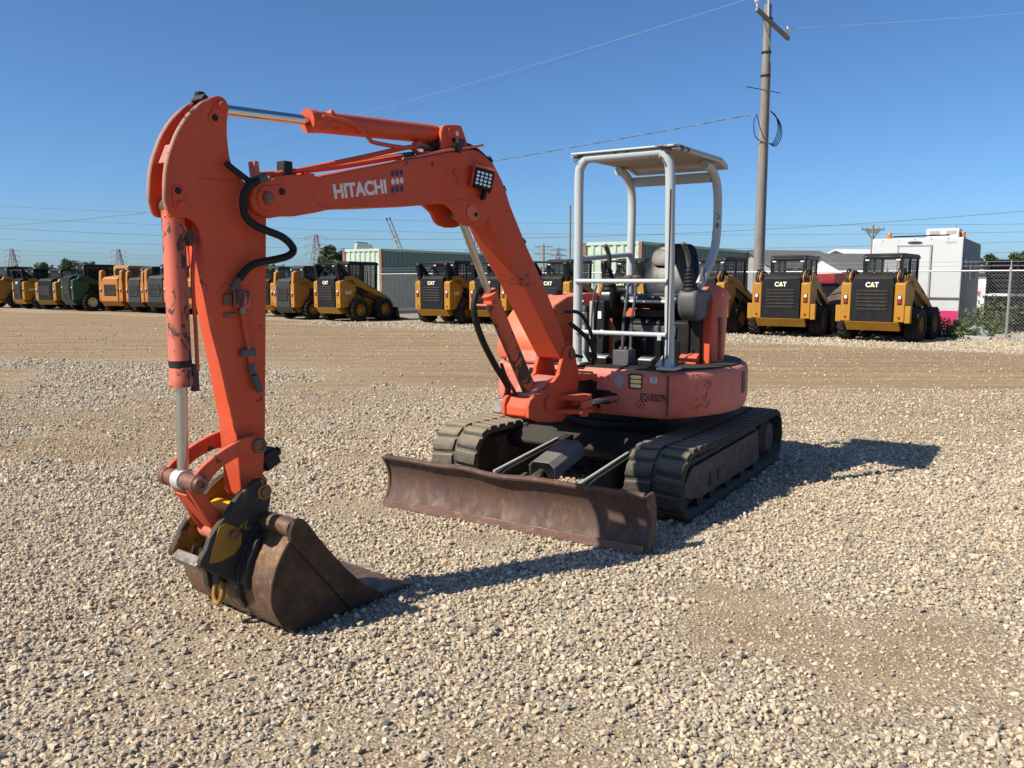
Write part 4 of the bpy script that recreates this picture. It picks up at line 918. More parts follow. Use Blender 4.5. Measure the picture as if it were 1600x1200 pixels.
MB().cyl((2.538, .09, 1.475), (2.535, .088, 1.445), .016, 12).build('pipe_union', M['steel'], ARM)
MB().tube([(2.536, .086, 1.45), (2.512, .086, 1.30), (2.507, .086, 1.26), (2.503, .086, 1.20)], .0105, 8).build('arm_pipe', M['orange'], ARM)
MB().box((2.515, .082, 1.268), (.075, .03, .032)).build('pipe_clamp', M['console'], ARM, bevel=.004)
MB().cyl((2.503, .088, 1.215), (2.498, .09, 1.17), .0155, 12).build('pipe_union', M['console'], ARM)
MB().cyl((2.494, .092, 1.165), (2.466, .096, 1.085), .018, 12, .016).build('quick_coupling', M['quickgrey'] if 'quickgrey' in M else M['console'], ARM, bevel=.004)
MB().box((2.385, 0, .745), (.09, .1, .09), (0, R(25), 0)).build('rear_boss', M['black'], ARM, bevel=.01)
MB().cyl((2.36, .02, .765), (2.325, .02, .775), .022, 12).build('grease_nipple', M['black'], ARM)

# ---- bucket linkage
LK = None
ln = [(2.826, .761), (2.80, .785), (2.77, .805), (2.72, .834), (2.674, .855), (2.615, .876), (2.558, .889), (2.52, .889), (2.49, .88), (2.468, .862), (2.462, .837), (2.472, .812), (2.495, .799), (2.52, .798), (2.56, .811), (2.60, .808), (2.644, .795), (2.69, .777), (2.73, .750), (2.76, .718), (2.778, .695), (2.80, .683), (2.825, .684), (2.848, .70), (2.857, .722), (2.85, .745)]
for s in (1, -1):
    o = bpart(MB().prism(ln, s * .1, s * .125), 'side_link', M['orange'], .004)
    MB().lathe([(.004, -.06), (.036, -.06), (.036, .012), (.028, .02), (.02, .02), (.018, .014), (.004, .014)], (2.504, s * .125, .842), (0, s, 0), 22).build('link_pin', M['pin'], o)
    MB().lathe([(.004, -.025), (.042, -.025), (.042, .012), (.034, .018), (.03, .03), (.016, .03), (.014, .022), (.004, .022)], (2.816, s * .125, .723), (0, s, 0), 22).build('link_pin', M['pin'], o)
HLK = bpart(MB().cyl((2.816, -.105, .723), (2.816, .105, .723), .038, 22), 'bucket_link', M['pin'], .004)
MB().cyl((2.816, -.03, .723), (2.816, .03, .723), .046, 22).build('rod_end_eye', M['steel_lt'], HLK, bevel=.004)
for s in (1, -1):
    MB().prism([(2.838, .695), (2.79, .695), (2.765, .675), (2.625, .46), (2.66, .425), (2.705, .455)], s * .045, s * .075).build('link_bar', M['orange'], HLK, bevel=.005)
MB().prism([(2.83, .66), (2.80, .67), (2.66, .475), (2.69, .46)], -.045, .045).build('link_web', M['orange'], HLK, bevel=.004)
MB().cyl((2.66, -.085, .458), (2.66, .085, .458), .048, 22).build('link_boss', M['orange_fade'], HLK, bevel=.004)

# ---- quick coupler
cp = [(2.522, .688), (2.509, .692), (2.49, .684), (2.476, .662), (2.464, .625), (2.455, .595), (2.462, .56), (2.475, .526), (2.478, .47), (2.46, .42), (2.44, .36), (2.47, .30), (2.56, .235), (2.65, .23), (2.74, .29), (2.80, .335), (2.828, .357), (2.829, .375), (2.818, .395), (2.795, .424), (2.775, .47), (2.755, .495), (2.708, .54), (2.654, .603), (2.613, .642), (2.56, .672)]
CPL = None
for s in (1, -1):
    o = bpart(MB().prism(cp, s * .105, s * .135), 'coupler_plate', M['coupler'], .005)
    MB().prism([(a * .985 + .0385, b * .985 + .006) for a, b in cp], s * .102, s * .1048).build('inner_face', M['yellow_worn'], o)
    MB().lathe([(.004, 0), (.036, 0), (.036, .012), (.028, .016), (.024, .01), (.004, .01)], (2.495, s * .135, .624), (0, s, 0), 22).build('bucket_pin', M['yellow_worn'], o)
    MB().lathe([(.004, 0), (.024, 0), (.024, .022), (.004, .022)], (2.495, s * .135, .624), (0, s, 0), 18).build('pin_head', M['pin'], o)
    MB().prism([(2.73, .515), (2.70, .525), (2.655, .50), (2.62, .455), (2.625, .405), (2.66, .37), (2.73, .355), (2.79, .36), (2.77, .43)], s * .1355, s * .1395).build('yellow_panel', M['yellow_worn'], o, bevel=.002)
    MB().lathe([(.004, 0), (.022, 0), (.022, .014), (.004, .014)], (2.662, s * .139, .462), (0, s, 0), 18).build('pin_head', M['pin'], o)
    if s > 0: CPL = o
MB().cyl((2.495, -.105, .624), (2.495, .105, .624), .03).build('cross_pin', M['pin'], CPL)
MB().cyl((2.60, -.104, .535), (2.60, .06, .535), .045, 22).build('yellow_boss', M['yellow_bright'], CPL, bevel=.004)
MB().box((2.80, 0, .35), (.05, .205, .05), (0, R(40), 0)).build('front_bar', M['steel'], CPL, bevel=.005)
MB().box((2.60, 0, .325), (.22, .2, .05), (0, R(12), 0)).build('coupler_floor', M['coupler'], CPL, bevel=.005)
for y in (-.03, .03): MB().cyl((2.77, y, .36), (2.755, y, .40), .01, 10).build('lock_bolt', M['under'], CPL)

# ---- bucket
bo = [(2.471, .533), (2.45, .525), (2.424, .496), (2.369, .418), (2.322, .357), (2.224, .24), (2.123, .134), (1.991, .041), (1.985, .014), (2.191, .010), (2.385, .007), (2.48, .012), (2.53, .025), (2.574, .055), (2.606, .112), (2.624, .16), (2.629, .20), (2.622, .265), (2.597, .336), (2.559, .396), (2.525, .43), (2.522, .486), (2.503, .526)]
shell = [(1.975, .012), (2.191, .008), (2.385, .005), (2.48, .010), (2.535, .026), (2.576, .055), (2.608, .112), (2.627, .16), (2.632, .20), (2.625, .265), (2.6, .336), (2.562, .398), (2.525, .44), (2.50, .455)]
BW = .355
sh = MB(); sh.sheet(shell, .014, -BW, BW)
sh.v = [v for v in sh.v]
BUK = bpart(sh, 'bucket', M['bucket_back'], .002, smooth=40)
for s in (1, -1):
    MB().prism(bo, s * BW - s * .012, s * BW + s * .004).build('side_plate', M['bucket'], BUK, bevel=.003)
    MB().prism([(2.471, .533), (2.45, .525), (2.424, .496), (2.369, .418), (2.322, .357), (2.224, .24), (2.123, .134), (1.991, .041), (1.985, .018), (2.191, .018), (2.525, .435), (2.522, .486), (2.503, .526)], s * BW + s * .0042, s * BW + s * .014).build('side_cutter', M['bucket'], BUK, bevel=.003)
MB().cyl((2.484, -BW + .01, .485), (2.484, BW - .01, .485), .044, 24).build('top_tube', M['bucket_tube'] if 'bucket_tube' in M else M['bucket_back'], BUK, bevel=.003)
MB().prism([(2.01, .012), (2.01, .028), (1.93, .034), (1.83, .03), (1.745, .008), (1.83, .006)], -BW + .01, BW - .01).build('bucket_lip', M['lip'] if 'lip' in M else M['bucket_back'], BUK, bevel=.003)
for s in (-.13, .13):
    MB().prism([(2.47, .5), (2.56, .47), (2.62, .38), (2.66, .28), (2.65, .16), (2.62, .10), (2.58, .17), (2.57, .30), (2.5, .42)], s - .02, s + .02).build('bucket_ear', M['coupler'], BUK, bevel=.004)
MB().prism([(2.632, .2), (2.65, .24), (2.64, .33), (2.59, .42), (2.55, .45), (2.575, .39), (2.60, .33), (2.62, .26)], -.16, .2).build('back_wrapper', M['coupler'], BUK, bevel=.004)
rg = [(2.672 - .2 * .05 * math.cos(a), .01 + .052 * math.sin(a) * .62, .165 + .052 * math.cos(a)) for a in np.linspace(0, 2 * math.pi, 18)[:-1]]
MB().tube(rg, .0125, 9, closed=True).build('lifting_shackle', M['yellow_worn'], BUK, smooth=70)
MB().box((2.655, 0, .225), (.05, .05, .05)).build('shackle_lug', M['coupler'], BUK, bevel=.006)

# ------------------------------------------------------------------ background machines (local frame: x forward, y left, z up, origin on the ground under the middle)
HEAD = R(56.5)
def tyre_mesh(r, w, mat):
    m = MB(); m.lathe([(r * .52, -w / 2), (r * .9, -w / 2), (r * .97, -w * .38), (r * .97, w * .38), (r * .9, w / 2), (r * .52, w / 2), (r * .5, w * .3), (r * .5, -w * .3)], (0, 0, 0), (0, 1, 0), 28)
    for k in range(18):
        for s in (-1, 1):
            a = 2 * math.pi * (k + (.5 if s > 0 else 0)) / 18; p = Vector((math.cos(a) * r * .975, s * w * .25, math.sin(a) * r * .975)); d = Vector((-math.sin(a), s * .35, math.cos(a)))
            Rm = Matrix((Vector((-math.sin(a), 0, math.cos(a))), Vector((0, 1, 0)), Vector((math.cos(a), 0, math.sin(a))))).transposed() @ Matrix.Rotation(s * .45, 3, 'Z')
            m.box(p, (r * .12, w * .52, r * .07), Rm)
    return m.mesh('tyre', mat, 40)
def rim_mesh(r, w, mat):
    return MB().lathe([(r * .08, w * .30), (r * .2, w * .30), (r * .24, w * .12), (r * .44, w * .1), (r * .5, w * .42), (r * .54, w * .42), (r * .54, -w * .42), (r * .1, -w * .4)], (0, 0, 0), (0, 1, 0), 24).mesh('rim', mat, 40)
def logo_cat(parent, x, y, z, size, face):
    """white letters with a small yellow triangle under the middle one"""
    if face == 'rear': F = frame((x, y, z), (0, -1, 0), (0, 0, 1))
    else: F = frame((x, y, z), (1, 0, 0), (0, 0, 1)) if face == 'right' else frame((x, y, z), (-1, 0, 0), (0, 0, 1))
    o = lettering('lettering', 'CAT', size, M['white'], parent, F, depth=.004, bold=size * .035, width=size * 1.95)
    t = MB(); w = size
    t.prism([(w * .62, -.01 * w), (w * 1.34, -.01 * w), (w * .98, .34 * w)], .004, .009, 'z'); t.build('logo_triangle', M['yellow_logo'], o)
    return o
M['yellow_logo'] = plain('logo_yellow', (.78, .48, .02), .5)
def skid_steer(name, style, body, dark, rimc, letters=True):
    """style: 'a' = tall rear guard frame, 'b' = plain rear with hoses, 'c' = rounded orange, 'd' = green/yellow open"""
    root = empty(name, (0, 0, 0))
    W = .62
    tub = MB(); tub.prism([(-1.28, .42), (-1.2, .30), (.75, .26), (.95, .4), (.95, .9), (.55, 1.0), (-.5, 1.0), (-.6, 1.35), (-1.22, 1.35)], -.50, .50)
    BD = tub.build('body', body, root, bevel=.02)
    # rear bumper, sloping under
    bpm = MB(); bpm.prism([(-1.40, .50), (-1.30, .50), (-1.12, .30), (-1.22, .28)], -.62, .62); bpm.build('rear_bumper', dark if style == 'c' else body, root, bevel=.01)
    if style == 'c':
        for s in (1, -1): MB().prism([(-1.37, 1.36), (-1.33, 1.86), (-1.22, 1.92), (-1.10, 1.9), (-1.0, 1.4)], s * .56, s * .72).build('corner_plate', body, root, bevel=.02)
    for s in (1, -1):
        tw = MB(); tw.prism([(-1.36, .50), (-1.36, 1.40), (-1.22, 1.46), (-.72, 1.50), (-.62, 1.1), (-.80, .80), (-1.0, .52)], s * .50, s * .74); TW = tw.build('rear_tower', body, root, bevel=.018)
        MB().box((-1.365, s * .62, 1.02), (.02, .10, .22)).build('taillight_frame', M['catblack'], TW, bevel=.006)
        MB().box((-1.376, s * .62, .97), (.016, .075, .09)).build('red_taillight', M['redlens'], TW, bevel=.006)
        MB().box((-1.376, s * .62, 1.08), (.016, .07, .075)).build('white_taillight', M['decalwhite'], TW, bevel=.006)
        MB().lathe([(.004, 0), (.035, 0), (.03, .012), (.004, .012)], (-1.36, s * .62, .60), (-1, 0, 0), 14).build('reflector', M['redlens'], TW)
        ar = MB(); ar.prism([(-1.18, 1.42), (-1.05, 1.60), (-.8, 1.62), (-.3, 1.40), (.55, 1.02), (.98, .78), (1.16, .42), (1.02, .38), (.86, .66), (.5, .86), (-.35, 1.18), (-.9, 1.34)], s * .60, s * .74)
        AR = ar.build('lift_arm', body, root, bevel=.012)
        MB().prism([(-.75, 1.22), (-.55, 1.32), (-.3, 1.2), (-.05, .95), (-.2, .82), (-.5, 1.05)], s * .58, s * .68).build('lower_link', dark, AR, bevel=.01)
        MB().cyl((-.6, s * .645, 1.06), (.45, s * .645, .70), .035, 12).build('lift_cylinder', M['catblack'], AR)
        MB().box((.0, s * .745, 1.22), (.3, .004, .05), (0, R(24), 0)).build('arm_stripe', M['redlens'] if style == 'a' else dark, AR)
        for x in (-.60, .56):
            wh = bpy.data.objects.new('wheel', TYRE[style]); COL.objects.link(wh); wh.parent = root; wh.location = (x, s * .79, .41); wh.rotation_euler = (0, rng.uniform(0, 3), 0 if s > 0 else math.pi)
            ri = bpy.data.objects.new('rim', RIM[style]); COL.objects.link(ri); ri.parent = wh
    # engine door
    dr = MB(); dr.prism([(-.49, .50), (-.49, 1.46), (-.45, 1.53), (.45, 1.53), (.49, 1.46), (.49, .50)], -1.40, -1.30, 'x'); DR = dr.build('engine_door', dark, root, bevel=.015)
    MB().box((-1.402, 0, 1.0), (.01, .74, .52)).build('louver_recess', M['blackrub'], DR)
    n = 6 if style in 'ab' else 9
    for i in range(n): MB().box((-1.412, .0, .79 + .43 * i / (n - 1)), (.03, .70, .034 if n == 6 else .02), (0, R(-35), 0)).build('louver', M['louver'], DR, bevel=.004)
    MB().box((-1.405, -.43, 1.0), (.016, .03, .12)).build('door_handle', M['blackrub'], DR, bevel=.005)
    if letters: logo_cat(DR, -1.404, .155, 1.325, .155, 'rear'); logo_cat(BD, -1.12, -.7425, .98, .15, 'right') if style == 'a' else None
    hd = MB(); hd.prism([(-1.36, 1.50), (-1.28, 1.60), (-.68, 1.68), (-.60, 1.4), (-1.3, 1.4)], -.47, .47); HD = hd.build('hood', dark, root, bevel=.02)
    # cab
    cab = empty  # noqa
    cp_ = MB()
    pillars = [(-.66, .42, 1.0, 2.02), (.62, .42, .92, 1.98)]
    roof = MB(); roof.prism([(-.76, 2.0), (-.72, 2.10), (-.6, 2.13), (.55, 2.12), (.68, 2.08), (.70, 2.0)], -.47, .47); RF = roof.build('cab', dark, root, bevel=.035, seg=3)
    for s in (1, -1):
        for x, x2, w in ((-.68, -.62, .10), (.60, .56, .09), (-.02, -.02, .05)):
            MB().bar((x2, s * .42, .95), (x, s * .42, 2.03), .05, w, (1, 0, 0)).build('cab_pillar', dark, RF, bevel=.01)
        MB().box((-.02, s * .42, 1.08), (1.22, .04, .24)).build('cab_side', dark, RF, bevel=.01)
        MB().box((-.02, s * .425, 1.60), (1.16, .008, .82)).build('side_window', M['glass'], RF)
        sm = MB()
        for i in range(7): sm.box((-.52 + .17 * i, s * .432, 1.6), (.016, .008, .76))
        for i in range(9): sm.box((-.02, s * .432, 1.26 + .085 * i), (1.1, .008, .012))
        q = sm.build('window_guard', M['catblack'], RF); q['kind'] = 'stuff'
    MB().prism([(-.40, 1.62), (-.40, 1.93), (-.34, 2.0), (.34, 2.0), (.40, 1.93), (.40, 1.62), (.36, 1.58), (-.36, 1.58)], -.715, -.70, 'x').build('rear_window', M['glassl'], RF)
    fr_ = MB(); ring_o = [(-.46, 1.45), (.46, 1.45), (.47, 1.95), (.43, 2.06), (.36, 2.10), (-.36, 2.10), (-.43, 2.06), (-.47, 1.95)]; ring_i = [(-.33, 1.57), (.33, 1.57), (.385, 1.80), (.37, 1.96), (.31, 2.01), (-.31, 2.01), (-.37, 1.96), (-.385, 1.80)]
    vv = [(xx, a, b) for xx in (-.735, -.69) for rg_ in (ring_o, ring_i) for a, b in rg_]; ff = []
    for k in range(8):
        k2 = (k + 1) % 8; ff += [(k, k2, 8 + k2, 8 + k), (16 + k, 24 + k, 24 + k2, 16 + k2), (k, 16 + k, 16 + k2, k2), (8 + k, 8 + k2, 24 + k2, 24 + k)]
    fr_.add(vv, ff); fr_.build('rear_window_frame', dark, RF, bevel=.012)
    MB().box((-.66, 0, 1.3), (.05, .82, .56)).build('cab_rear_panel', dark, RF, bevel=.01)
    MB().box((.0, 0, 1.3), (.45, .42, .7)).build('cab_seat', M['blackrub'], RF, bevel=.06)
    MB().box((-.735, 0, 2.02), (.05, .80, .08)).build('cab_visor', dark, RF, bevel=.015)
    for s in (1, -1): MB().box((-.74, s * .36, 1.97), (.03, .10, .05)).build('work_light', M['decalwhite'], RF, bevel=.01)
    if style == 'a':
        for s in (1, -1):
            g_ = MB(); g_.prism([(-1.30, 1.46), (-1.42, 1.98), (-1.36, 2.06), (-1.25, 2.04), (-.72, 1.55), (-.86, 1.48), (-1.2, 1.8), (-1.16, 1.48)], s * .52, s * .66); g_.build('upper_link', dark, root, bevel=.015)
        MB().box((-1.34, 0, 2.03), (.10, 1.1, .06)).build('link_crossbar', dark, root, bevel=.015)
        hose_pts = [(-1.25, .25, 1.5), (-1.32, .18, 1.75), (-1.2, .1, 1.88), (-1.05, 0, 1.72), (-1.0, -.05, 1.55)]
        MB().tube(spline(hose_pts, 5), .02, 6).build('hose', M['blackrub'], root)
    if style == 'b':
        for s in (1, -1):
            for k in range(4):
                y = s * (.50 + .05 * k); MB().tube(spline([(-1.30, y, 1.44), (-1.33, y + .01, 1.56), (-1.2, y, 1.68 + .02 * k), (-1.0, y - .02 * s, 1.66), (-.9, y, 1.5)], 4), .022, 6).build('hose', M['blackrub'] if k != 1 else body, root)
            MB().box((-1.28, s * .80, .68), (.12, .13, .40)).build('corner_step', body, root, bevel=.012)
    # front bucket
    MB().prism([(1.12, .45), (1.2, .48), (1.3, .1), (1.75, .04), (1.75, .02), (1.2, .03), (1.08, .2)], -.9, .9).build('front_bucket', M['catblack'], root, bevel=.006)
    return root
M['louver'] = paint('louver_black', (.02, .019, .018), (.03, .028, .026), .55, grime=.4, grimecol=(.16, .13, .1))
TYRE = {k: tyre_mesh(.41, .30, M['tyre']) for k in 'abcd'}
RIM = {'a': rim_mesh(.41, .30, M['cat_y']), 'b': None, 'c': rim_mesh(.41, .30, M['case_o']), 'd': rim_mesh(.41, .30, M['cream'])}
RIM['b'] = RIM['a']
def at_row(px, Y): return ((px - 800) / 1290.0 * (Y * .9919 + .2024), Y)
PA = skid_steer('skid_steer_loader', 'a', M['cat_y'], M['catblack'], None)
PB_ = skid_steer('skid_steer_loader', 'b', M['cat_y'], M['catblack'], None)
M['catgrey'] = paint('dark_grey_paint', (.02, .022, .026), (.03, .033, .036), .5, grime=.25, grimecol=(.07, .06, .05), dust=.12)
PC = skid_steer('skid_steer_loader', 'c', M['case_o'], M['catgrey'], None, letters=False)
PD = skid_steer('skid_steer_loader', 'd', M['deere_g'], M['catblack'], None, letters=False)
PE = skid_steer('skid_steer_loader', 'd', M['deere_y'], M['catblack'], None, letters=False)
PF = skid_steer('skid_steer_loader', 'c', M['case_o'], M['case_o'], None, letters=False)
GRP = 'loaders parked in a row along the fence'
# centre position from the image column of the middle of its rear face and its distance
def put(root, px, Y, label, dz=0, drot=0, sc=1.06, proto={}):
    o = root if root.name not in proto else copy_tree(root)
    proto[root.name] = 1
    x, y = at_row(px, Y); h = HEAD + drot
    o.location = (x + 1.4 * math.cos(h), y + 1.4 * math.sin(h), float(ground_z(x, y)) + dz); o.rotation_euler = (0, 0, h); o.scale = (sc, sc, sc)
    return tag(o, label, 'skid steer', GRP)
put(PB_, 1360, 21.0, 'yellow and black skid steer at the right end of the row beside the mesh fence', drot=R(-8))
put(PB_, 1218, 22.8, 'yellow and black skid steer in front of the tall wooden utility pole', drot=R(1))
put(PB_, 1092, 24.5, 'yellow skid steer with black cab just right of the excavator canopy', drot=R(-7))
put(PA, 970, 26.2, 'yellow skid steer seen through the open excavator canopy behind the seat')
put(PA, 858, 27.4, 'yellow skid steer between the excavator boom and the canopy post')
put(PA, 763, 28.6, 'yellow skid steer standing behind the excavator boom cylinder')
put(PA, 677, 29.4, 'yellow skid steer just left of the boom cylinder with its door facing us')
put(PA, 513, 31.2, 'yellow and black skid steer in front of the left pale green container', drot=R(-6))
put(PA, 408, 35.2, 'yellow skid steer with black cab showing just right of the arm', drot=R(8), sc=1.0)
put(PC, 443, 32.8, 'orange skid steer half hidden behind the arm on its right', drot=R(-9), sc=1.0)
put(PF, 291, 37.0, 'all orange skid steer glimpsed in the gap between bucket cylinder and arm', drot=R(5), sc=1.0)
put(PC, 247, 38.0, 'orange skid steer with dark door partly hidden by the bucket cylinder', drot=R(3), sc=1.08)
put(PC, 212, 39.2, 'orange skid steer with dark louvred door second left of the bucket cylinder', drot=R(-2), sc=1.03)
put(PF, 176, 40.4, 'all orange skid steer between the green loader and the dark doored ones', drot=R(10), sc=1.06)
put(PD, 110, 41.8, 'green skid steer with cream wheel rims', drot=R(-10), sc=1.1)
put(PE, 72, 43.0, 'dull yellow skid steer directly left of the green one', drot=R(12), sc=1.0)
put(PA, 30, 44.4, 'yellow skid steer with black door and raised rear link near the left edge', drot=R(-5), sc=1.02)
put(PE, -10, 46.0, 'dull yellow skid steer cut off by the left edge of the photo', drot=R(4), sc=1.08)

# ------------------------------------------------------------------ shipping containers
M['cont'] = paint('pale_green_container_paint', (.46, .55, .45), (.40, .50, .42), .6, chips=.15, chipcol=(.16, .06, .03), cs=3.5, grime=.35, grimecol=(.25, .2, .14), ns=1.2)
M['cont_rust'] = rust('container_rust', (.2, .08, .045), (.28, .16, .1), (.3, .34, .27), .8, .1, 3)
M['cont_shade'] = paint('shaded_container_paint', (.13, .2, .16), (.17, .25, .2), .6, chips=.1, chipcol=(.16, .07, .04), cs=3.5, grime=.35, grimecol=(.2, .18, .14), ns=.8)  # same green paint darkened: side walls carry their shade in the colour
def corrugated(mb, u0, u1, z0, z1, pitch, depth, axis_fn):
    n = int((u1 - u0) / pitch); p = (u1 - u0) / n; prof = []
    for i in range(n):
        a = u0 + i * p; prof += [(a, 0), (a + p * .36, 0), (a + p * .5, depth), (a + p * .86, depth)]
    prof.append((u1, 0))
    v = []; f = []
    for (u_, d_) in prof: v += [axis_fn(u_, d_, z0), axis_fn(u_, d_, z1)]
    for i in range(len(prof) - 1): f.append((2 * i, 2 * i + 2, 2 * i + 3, 2 * i + 1))
    mb.add(v, f)
def container(loc, rz, label):
    r = empty('shipping_container', loc, rz, label, 'container', 'green shipping containers behind the fence')
    L_, W_, H_ = 12.19, 2.44, 2.85
    fr = MB()
    for x in (0, L_):
        for y in (0, W_): fr.box((x + (.06 if x == 0 else -.06), y + (.06 if y == 0 else -.06), H_ / 2), (.14, .14, H_))
    fr.build('corner_post', M['cont_rust'], r, bevel=.01)
    ra = MB()
    for z in (.08, H_ - .05):
        for y in (.045, W_ - .045): ra.box((L_ / 2, y, z), (L_ - .26, .09, .11))
        for x in (.05, L_ - .05): ra.box((x, W_ / 2, z), (.09, W_ - .26, .12))
    ra.build('frame_rail', M['cont'], r, bevel=.008)
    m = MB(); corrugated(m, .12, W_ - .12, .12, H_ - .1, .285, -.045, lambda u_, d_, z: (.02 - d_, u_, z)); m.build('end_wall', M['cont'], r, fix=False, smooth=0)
    m = MB(); corrugated(m, .12, L_ - .12, .12, H_ - .1, .278, -.036, lambda u_, d_, z: (u_, .02 - d_, z)); m.build('side_wall', M['cont_shade'], r, fix=False, smooth=0)
    m = MB(); corrugated(m, .12, L_ - .12, .12, H_ - .1, .278, -.036, lambda u_, d_, z: (u_, W_ - .02 + d_, z)); m.build('side_wall', M['cont_shade'], r, fix=False, smooth=0)
    MB().box((L_ - .03, W_ / 2, H_ / 2), (.05, W_ - .26, H_ - .2)).build('door', M['cont_shade'], r)
    MB().box((L_ / 2, W_ / 2, H_ - .03), (L_ - .2, W_ - .2, .03)).build('roof', M['cont'], r)
    return r
container((4.75, 30.6, .12), R(56.2), 'pale green shipping container behind the excavator canopy')
container((-5.95, 38.0, .12), R(56.2), 'pale green shipping container left of the boom with a ladder on top')
# ladder and box on the left container's roof
def ladder():
    r = empty('extension_ladder', (-5.35, 40.4, 2.96), R(30), 'aluminium extension ladder leaning up from the left container roof', 'ladder')
    for s in (1, -1):
        MB().bar((0, s * .2, -.1), (-.62, s * .2, 1.45), .035, .08, (1, 0, 0)).build('side_rail', M['alum'], r)
        MB().bar((.03, s * .17, -.1), (-.33, s * .17, .8), .03, .07, (1, 0, 0)).build('inner_rail', M['alum'], r)
        MB().box((-.64, s * .2, 1.49), (.06, .05, .09)).build('rubber_cap', M['blackrub'], r)
    for i in range(6): MB().cyl((-.03 - .105 * i, -.2, .0 + .262 * i), (-.03 - .105 * i, .2, .0 + .262 * i), .018, 8).build('rung', M['alum'], r)
    for i in range(3): MB().cyl((.0 - .11 * i, -.17, .15 + .275 * i), (.0 - .11 * i, .17, .15 + .275 * i), .018, 8).build('rung', M['alum'], r)
M['alum'] = plain('aluminium', (.62, .62, .6), .4, .6)
ladder()
bx = empty('rooftop_crate', (-7.0, 39.6, 2.96), R(20), 'small grey crate lying on top of the left green container', 'crate')
MB().prism([(-.45, 0), (-.38, .32), (.30, .26), (.42, 0)], -.3, .3).build('crate_body', M['ltgrey'], bx, bevel=.02); MB().box((-.1, 0, .33), (.5, .5, .04), (0, R(5), 0)).build('crate_lid', M['console'], bx)

# ------------------------------------------------------------------ chain-link fence
M['galv'] = plain('galvanised_steel', (.42, .43, .43), .45, .6, var=.15)
M['netting'] = plain('fence_wire', (.30, .31, .32), .6, .2, var=.15)
def fence():
    A = Vector((15.6, 20.15, 0)); D = Vector((-.8, .6, 0)); n_pan = 16; pan = 3.05; Hf = 1.82
    r = empty('chain_link_fence', tuple(A), math.atan2(.6, -.8), 'galvanised chain link fence running behind the parked loaders', 'fence')
    post = MB().cyl((0, 0, 0), (0, 0, Hf + .06), .032, 10).mesh('fence_post', M['galv'])
    cap = MB().lathe([(.005, 0), (.036, 0), (.03, .03), (.005, .045)], (0, 0, Hf + .05), (0, 0, 1), 10).mesh('post_cap', M['galv'])
    mm = MB(); pitch = .062; nz = int(Hf / pitch)
    nx = int(pan / pitch)
    hw = .0021
    def strip(p, q):
        d = (q - p).normalized(); nrm = Vector((0, 1, 0)); s_ = d.cross(nrm) * hw; t_ = nrm * hw
        mm.add([p + s_, p - s_ * .5 + t_ * .87, p - s_ * .5 - t_ * .87, q + s_, q - s_ * .5 + t_ * .87, q - s_ * .5 - t_ * .87], [(0, 1, 4, 3), (1, 2, 5, 4), (2, 0, 3, 5)])
    # straight diagonal wires clipped to the panel
    k = pitch
    total = pan + Hf
    i = 0; c = -Hf
    while c < pan:
        x0, z0 = (c, 0) if c >= 0 else (0, -c); x1, z1 = (c + Hf, Hf) if c + Hf <= pan else (pan, pan - c)
        if x1 > x0: strip(Vector((x0, .003, z0 + .04)), Vector((x1, .003, z1 + .02))); strip(Vector((pan - x0, -.003, z0 + .04)), Vector((pan - x1, -.003, z1 + .02)))
        c += k * 1.414
    net = mm.mesh('wire_mesh', M['netting'], 0, fix=False)
    for i in range(n_pan + 1):
        po = bpy.data.objects.new('fence_post', post); COL.objects.link(po); po.parent = r; po.location = (i * pan, 0, 0)
        c_ = bpy.data.objects.new('post_cap', cap); COL.objects.link(c_); c_.parent = po
        if i < n_pan:
            w = bpy.data.objects.new('wire_mesh', net); COL.objects.link(w); w.parent = r; w.location = (i * pan, .04, 0)
            MB().cyl((i * pan, 0, Hf), ((i + 1) * pan, 0, Hf), .021, 8).build('top_rail', M['galv'], r)
            for z in (Hf + .13, Hf + .24): MB().cyl((i * pan, 0, z), ((i + 1) * pan, 0, z), .005, 5).build('barbed_strand', M['galv'], r)
        MB().bar((i * pan, 0, Hf), (i * pan, 0, Hf + .28), .02, .02).build('strand_arm', M['galv'], po).location = (-i * pan, 0, 0)
fence()
